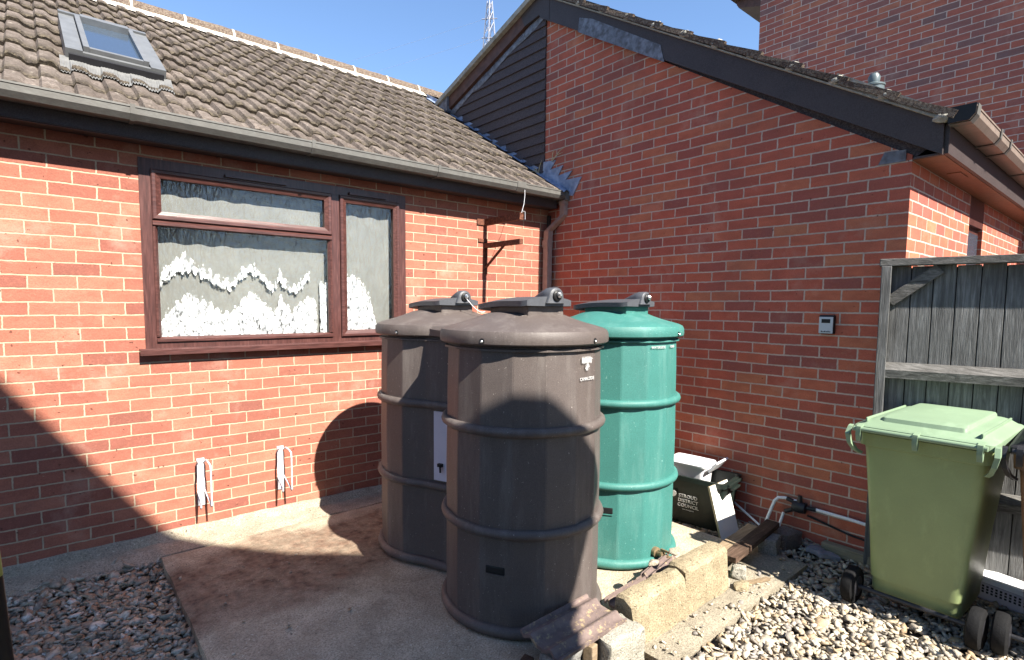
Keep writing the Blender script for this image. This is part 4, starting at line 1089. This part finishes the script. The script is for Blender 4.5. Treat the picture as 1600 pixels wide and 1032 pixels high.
# planks
def plank(label, p0, p1, wd, th, m, name='plank'):
    p0, p1 = Vector(p0), Vector(p1); d = p1-p0; L = d.length
    b = MB(); b.box(0, L, -wd/2, wd/2, -th, 0, .003)
    bmesh.ops.subdivide_edges(b.b, edges=b.b.edges, cuts=4, use_grid_fill=True)
    yaw = math.atan2(d.y, d.x); pit = -math.asin(d.z/L)
    Mx = Matrix.Translation(p0)@Matrix.Rotation(yaw, 4, 'Z')@Matrix.Rotation(pit, 4, 'Y')
    return tag(b.done(name, m, M=Mx, rough=.003, rs=12), label, 'plank')
plank('dark brown weathered plank resting on the grey stone', (-.93, .535, .155), (-.20, .605, .165), .085, .035, M['plankd'])
plank('pale brown plank lying behind the dark plank', (-.86, .625, .145), (-.30, .685, .135), .085, .025, M['plankl'])
block('stone_block', 'grey squared stone propping the dark plank', 'stone block', -.46, -.30, .49, .60, .0, .125, M['stone'], R(14), .009)
block('brick', 'dark brown brick lying by the wall under the pipes', 'brick', -.24, -.07, .47, .60, .0, .11, M['brickstone'], R(-12), .006)
block('stone_block', 'rounded small stone on the path under the plank end', 'stone block', -.93, -.85, .45, .53, .03, .10, M['blockgrey'], R(30), .012, bev=.02)
for i, (x, y, rz, lb) in enumerate(((-.10, .36, 12, 'flat pale grey slate piece on the gravel by the wall'), (-.15, .29, -35, 'blue grey slate piece beside the flat pale slate'))):
    block('slate_piece', lb, 'slate', x-.075, x+.075, y-.05, y+.05, .012, .04, M['slate'], R(rz), .012, 10, bev=.006, tilt=R(8))
block('stick', 'pale wood strip lying on the path edge', 'stick', -.98, -.78, .385, .41, .033, .048, M['plankl'], R(-20), .001, bev=.002)
block('timber_batten', 'grey timber batten lying along the foot of the wall', 'timber', -.085, -.025, -.25, .34, .005, .075, M['batten'], 0, .004, bev=.006)

# ================================================================== pipes by the wall
pv = thing('water_pipe', 'white plastic water pipe with black valve along the brick wall', 'pipe', (0,0,0))
b = MB(); b.tube([(-.03, .42, .262), (-.03, .2, .258), (-.03, -.02, .245)], .011, 10); b.done('straight_pipe', M['pipe'], pv, smooth=60)
b = MB(); b.tube([(-.035, .50, .285), (-.04, .60, .292), (-.05, .64, .285), (-.06, .66, .26), (-.10, .70, .09), (-.11, .705, .02)], .011, 10); b.done('bent_pipe', M['pipe'], pv, smooth=60)
b = MB(); b.tube([(-.05, .60, .19), (-.08, .615, .09), (-.09, .62, .02)], .010, 10); b.done('short_pipe', M['pipe'], pv, smooth=60)
b = MB()
b.lathe([(.02, -.045), (.036, -.04), (.04, -.02), (.04, .02), (.036, .04), (.018, .045)], 16, Matrix.Translation((-.045, .50, .255))@Matrix.Rotation(R(90), 4, 'X'))
b.lathe([(.015, -.04), (.018, .0), (.014, .05)], 12, Matrix.Translation((-.045, .50, .285)))
b.tube([(-.045, .54, .285), (-.04, .585, .29)], .015, 8); b.tube([(-.045, .54, .23), (-.05, .59, .20)], .015, 8); b.tube([(-.035, .46, .258), (-.03, .40, .262)], .015, 8)
b.done('valve', M['dkplastic'], pv, smooth=40)
b = MB(); b.tube([(-.012, .46, .20), (-.014, .2, .15), (-.014, -.05, .13)], .007, 8)
tag(b.done('black_cable', M['black']), 'thin black cable clipped to the wall below the white pipe', 'cable')
b = MB(); b.tube([(-.03, .98, .16), (-.06, .80, .075), (-.08, .70, .03)], .008, 8)
tag(b.done('white_pipe', M['pipe']), 'short white pipe slanting down behind the white board', 'pipe')

# ================================================================== recycling box, tub, board
rb = thing('recycling_box', 'black green recycling box with white council lettering by the wall', 'recycling box', (-.235, 1.17, .015), R(8))
b = MB(); lo, hi = (.14, .235), (.165, .265)
def rr(hx, hy, z, r=.03): return [(x, y, z) for x, y in round_poly([(-hx,-hy),(hx,-hy),(hx,hy),(-hx,hy)], r, 4)]
b.loft([rr(lo[0], lo[1], 0), rr(hi[0], hi[1], .33), rr(hi[0]+.018, hi[1]+.018, .33), rr(hi[0]+.018, hi[1]+.018, .362), rr(hi[0]-.004, hi[1]-.004, .362), rr(hi[0]-.006, hi[1]-.006, .33), rr(lo[0]-.006, lo[1]-.006, .02)], cap=True)
rbb = b.done('body', M['boxgr'], rb, smooth=40)
b = MB(); b.box(-.13, .13, -.30, -.284, .335, .355, .004); b.box(-.07, .07, -.306, -.28, .30, .318, .004); b.done('handle', M['boxgr'], rb)
Tx = Matrix.Translation((-.156, 0, 0))@Matrix.Rotation(R(-4.3), 4, 'Y')@Matrix(((0,0,-1,0),(-1,0,0,0),(0,1,0,0),(0,0,0,1)))
def box_text(body, size, cx, z): 
    return text_obj('lettering', body, size, Tx@Matrix.Translation((cx, z, .0035)), M['white'], rbb)
box_text('STROUD\nDISTRICT\nCOUNCIL', .036, .02, .205)
box_text('www.stroud.gov.uk', .011, .02, .112)
b = MB(); b.prism([(.0, .235), (-.015, .245), (-.032, .24), (-.04, .225), (-.037, .205), (-.02, .195), (-.005, .205), (.003, .22)], lambda x, y: (x, y, .0036), lambda x, y: (x, y, .005)); b.done('leaf_emblem', M['white'], rbb, M=Tx@Matrix.Translation((-.07, 0, 0)))
tb = thing('plastic_tub', 'white plastic tub with raised lid standing in the recycling box', 'tub', (-.22, 1.22, .20), R(8))
b = MB(); b.loft([rr(.085, .12, 0), rr(.10, .135, .22), rr(.105, .14, .222), rr(.105, .14, .235), rr(.10, .135, .235)]); b.done('body', M['tub'], tb, smooth=40)
b = MB(); b.loft([rr(.118, .155, .236), rr(.12, .157, .25), rr(.112, .15, .262), rr(.08, .11, .264)]); b.done('lid', M['tub'], tb, smooth=40, M=Matrix.Translation((0, 0, 0)))
b = MB(); b.box(-.11, .115, -.008, .008, 0, .10, .004, M=Matrix.Translation((.02, -.165, .21))@Matrix.Rotation(R(38), 4, 'X')); b.done('raised_flap', M['tub'], tb)
b = MB(); b.tube([(-.122, .10, .22), (-.15, .03, .12), (-.152, -.05, .08), (-.145, -.09, .12)], .004, 6); b.done('wire_handle', M['galv'], tb)
bd = thing('white_board', 'white faced board leaning on the recycling box', 'board', (-.325, .825, .02))
def bq(xw, yw, d): return Vector((xw, yw, 0))
Mx = Matrix.Translation((-.325, .83, .015))@Matrix.Rotation(R(2), 4, 'Z')@Matrix.Rotation(R(-16), 4, 'X')
bd.location = (0,0,0)
b = MB(); b.box(-.135, .12, 0, .002, 0, .37); b.done('face', M['board'], bd, M=Mx)
b = MB(); b.box(-.135, .12, .0021, .016, 0, .37); b.done('core', M['boardedge'], bd, M=Mx)

# ================================================================== fence
fd = Vector((.249, -.969, 0)).normalized(); fn = Vector((-.969, -.249, 0)).normalized()
fx = thing('wooden_fence', 'weathered grey closeboard timber fence joining the brick corner', 'fence', (0,0,0))
FM = Matrix(((fd.x, fn.x, 0, -.036), (fd.y, fn.y, 0, .087), (0, 0, 1, 0), (0,0,0,1)))   # local x along, y towards the yard, z up
x = .03; k = 0
while x < 2.6:
    wd = rng.uniform(.098, .112)
    b = MB(); b.box(x, x+wd-.005, -.030+rng.uniform(-.003, .003), -.012, .06, 1.87+rng.uniform(-.01, .004), .002)
    b.done('board', M['fence'], fx, M=FM@Matrix.Translation((0, 0, 0)), rough=.0015, rs=7)
    x += wd; k += 1
b = MB(); b.box(-.02, 2.6, -.045, -.036, .02, 1.86); b.done('gap_shade_sheet', M['black'], fx, M=FM)  # added black sheet stands in for shade in the board gaps
b = MB(); b.box(-.02, .03, -.02, .05, .02, 1.87, .004); b.done('post', M['fence'], fx, M=FM@Matrix.Rotation(R(0), 4, 'Y'), rough=.002, rs=9)
b = MB(); b.box(-.03, 2.6, -.035, .045, 1.871, 1.915, .004); b.done('top_rail', M['fencerail'], fx, M=FM, rough=.003, rs=9)
for z in (1.205, .50):
    b = MB(); b.prism([(-.0115, z-.005), (.045, z-.005), (.05, z+.045), (.0, z+.085), (-.0115, z+.088)], lambda y, zz: (.0305, y, zz), lambda y, zz: (2.6, y, zz))
    b.done('rail', M['fencerail'], fx, M=FM, rough=.003, rs=9)
b = MB(); b.box(-.15, .15, -.0114, .02, -.032, .032, .003, M=Matrix.Translation((.14, 0, 1.755))@Matrix.Rotation(R(-40), 4, 'Y')); b.done('corner_brace', M['fencerail'], fx, M=FM)
b = MB(); b.box(.05, 2.5, -.06, -.031, .0, .055); b.done('gravel_board', M['fence'], fx, M=FM)

# ================================================================== wheelie bins
def wheelie(label, loc, rz, mb, ml, group):
    t = thing('wheeled_bin', label, 'wheelie bin', loc, rz, group)
    b = MB()
    def sec(x0, x1, hy, z, r=.05): return [(x, y, z) for x, y in round_poly([(x0,-hy),(x1,-hy),(x1,hy),(x0,hy)], r, 4)]
    b.loft([sec(-.225, .20, .185, .075), sec(-.237, .215, .192, .10), sec(-.237, .217, .193, .165), sec(-.253, .22, .197, .172), sec(-.262, .26, .215, .45), sec(-.275, .33, .25, .86), sec(-.277, .335, .253, .885), sec(-.292, .35, .272, .89), sec(-.296, .36, .276, .955), sec(-.28, .34, .26, .956)])
    b.done('body', mb, t, smooth=40)
    b = MB()
    def lr(x0, x1, hy, z, r=.045): return [(x, y, z) for x, y in round_poly([(x0,-hy),(x1,-hy),(x1,hy),(x0,hy)], r, 5)]
    b.loft([lr(-.325, .39, .272, .968), lr(-.335, .405, .288, .966), lr(-.337, .407, .290, .972), lr(-.335, .405, .288, .996), lr(-.325, .395, .278, 1.004),
            lr(-.315, .385, .268, 1.006), lr(-.275, .36, .235, 1.030), lr(-.25, .345, .215, 1.037)])
    b.loft([lr(-.285, .375, .178, 1.015, .02), lr(-.27, .365, .174, 1.048, .02), lr(-.235, .352, .170, 1.058, .02), lr(-.222, .345, .162, 1.060, .02)])
    for yy in (-.235, .235): b.box(-.30, .33, yy-.004, yy+.004, 1.02, 1.040, .002)
    b.done('lid', ml, t, smooth=28)
    b = MB(); b.tube([(-.365, y, .985) for y in (-.27, -.1, .1, .27)], .013, 12)
    for y in (-.245, .0, .245):
        b.prism([(-.378, 1.0), (-.385, .96), (-.372, .92), (-.355, .93), (-.352, .98), (-.33, 1.01)], lambda x, z: (x, y-.011, z), lambda x, z: (x, y+.011, z))
    hd = b.done('handle', ml, t, smooth=40)
    for s in (-1, 1):
        b = MB(); pts = [(-.33, s*.30, .99), (-.355, s*.305, .95), (-.35, s*.295, .90), (-.32, s*.28, .86), (-.29, s*.262, .84)]
        loops = [[(x-.006, y-.012*s, z), (x+.02, y-.012*s, z+.005), (x+.02, y+.008*s, z+.005), (x-.006, y+.008*s, z)] for x, y, z in pts]
        b.loft(loops); b.done('handle_horn', ml, t, bevel=.003)
    for s in (-1, 1):
        b = MB(); Mw = Matrix.Translation((-.275, s*.264, .10))@Matrix.Rotation(R(90), 4, 'X')
        b.lathe([(.03, -.03), (.085, -.03), (.097, -.022), (.10, -.010), (.10, .010), (.097, .022), (.085, .03), (.03, .03)], 28, Mw)
        wh = b.done('wheel', M['rubber'], t, smooth=40)
        b = MB(); b.lathe([(.01, -.034), (.04, -.034), (.055, -.031), (.055, .031), (.04, .034), (.01, .034)], 20, Mw); b.done('hub', M['dkplastic'], wh, smooth=40)
    b = MB(); b.tube([(-.275, -.27, .10), (-.275, .27, .10)], .012, 10); b.done('axle', M['dkplastic'], t)
    return t
wheelie('green wheelie bin with pale green lid against the wooden fence', (-.335, -.275, .0), R(-1.5), M['bingr'], M['binlid'], 'wheelie bins by the fence')
wheelie('brown wheelie bin cut off by the right edge of the photo', (-.29, -.868, .0), R(2), M['binbr'], M['dkplastic'], 'wheelie bins by the fence')
st = thing('plastic_step', 'white and grey plastic step with pierced grille between the bins', 'step', (.04, -.56, .0), R(-14))
b = MB(); b.box(-.07, .07, -.18, .22, .0, .10, .008); b.done('base', M['plate'], st)
b = MB(); b.box(-.075, .075, -.185, .225, .101, .13, .006); b.done('top', M['white'], st)
b = MB()
for i in range(18):
    for j in range(3): b.box(-.0725, -.0701, -.16+i*.02, -.15+i*.02, .045+j*.016, .055+j*.016)
b.done('grille', M['black'], st)
# pole at the left edge
pl_ = thing('garden_pole', 'dark leaning pole with yellow green upper sleeve at the left edge', 'pole', (0,0,0))
pa, pb = Vector((-4.0413, .0322, 1.1002)), Vector((-4.0515, .0526, 1.2834)); dd = (pb-pa)/.1832; rv = r_*.024
def pp_(z, off): return tuple(pa+dd*(z-1.10)-r_*(off+.0065))
b = MB(); b.tube([pp_(-.02, .026), pp_(1.0, .026), pp_(1.215, .026)], .026, 14); b.done('shaft', M['black'], pl_, smooth=60)
b = MB(); b.tube([pp_(1.217, .026), pp_(1.55, .026)], [.0265, .024], 14); b.done('sleeve', M['yellowgreen'], pl_, smooth=60)

# ================================================================== weeds at the flashing
def weed(label, base, tips):
    b = MB()
    for tpt in tips:
        p = Vector(base); q = Vector(tpt); m_ = (p+q)/2+Vector((0, .0, .02))
        b.tube([p, m_, q], [.004, .0035, .001], 5)
    return tag(b.done('dry_weed', M['grass']), label, 'weed', 'dry weeds on the lead flashing')
weed('dry pale weed sprig where roof meets hung tiles', (-.05, 3.13, 2.95), [(-.09, 3.16, 3.02), (-.10, 3.03, 3.06), (-.06, 3.22, 3.01), (-.12, 3.18, 2.97)])
weed('thin dry grass stalks on the lead teeth', (-.02, 2.97, 3.05), [(-.04, 2.80, 3.10), (-.04, 2.74, 3.16), (-.03, 2.93, 3.16)])

# ================================================================== pylon and wires beyond the roofs
py = thing('lattice_pylon', 'far lattice pylon top showing above the gable roof edge', 'pylon', (54.6, 72.6, -.03))
b = MB()
def leg(sx, sy):
    return [(sx*3.2, sy*3.2, 0), (sx*1.1, sy*1.1, 34), (sx*.75, sy*.75, 44), (sx*.28, sy*.28, 51.3)]
for sx in (-1, 1):
    for sy in (-1, 1): b.tube(leg(sx, sy), .085, 5)
def hw(z): return 3.2-2.1*z/34 if z < 34 else (1.1-.035*(z-34) if z < 44 else .75-.064*(z-44))
zs = [0, 5, 10, 15, 20, 25, 29, 33, 36, 39, 41.5, 44, 46, 48, 49.7, 51.2]
for a, c in zip(zs, zs[1:]):
    ha, hc = hw(a), hw(c)
    for s in (-1, 1):
        b.tube([(-ha, s*ha, a), (hc, s*hc, c)], .05, 4); b.tube([(ha, s*ha, a), (-hc, s*hc, c)], .05, 4)
        b.tube([(s*ha, -ha, a), (s*hc, hc, c)], .05, 4); b.tube([(s*ha, ha, a), (s*hc, -hc, c)], .05, 4)
b.done('lattice_tower', M['pylon'], py)
b = MB()
for z in (45.5, 48.5): b.tube([(-.9, .9, z), (.9, -.9, z)], .09, 4)
b.done('cross_arm', M['pylon'], py)
for i, (z, p, q) in enumerate(((48.5, (34.644, 88.27, 41.24), 'upper'), (45.5, (37.813, 85.489, 39.6), 'lower'))):
    a = Vector((54.6-.5, 72.6+.5, z)); e = Vector(p); far = a+(e-a)*1.9
    b = MB(); b.tube([a+(far-a)*t_/8+Vector((0, 0, -2.0*math.sin(math.pi*t_/8)*.3)) for t_ in range(9)], .013, 4)
    tag(b.done('power_line', M['pylon']), '%s faint power line crossing the blue sky' % q, 'power line', 'power lines from the pylon')
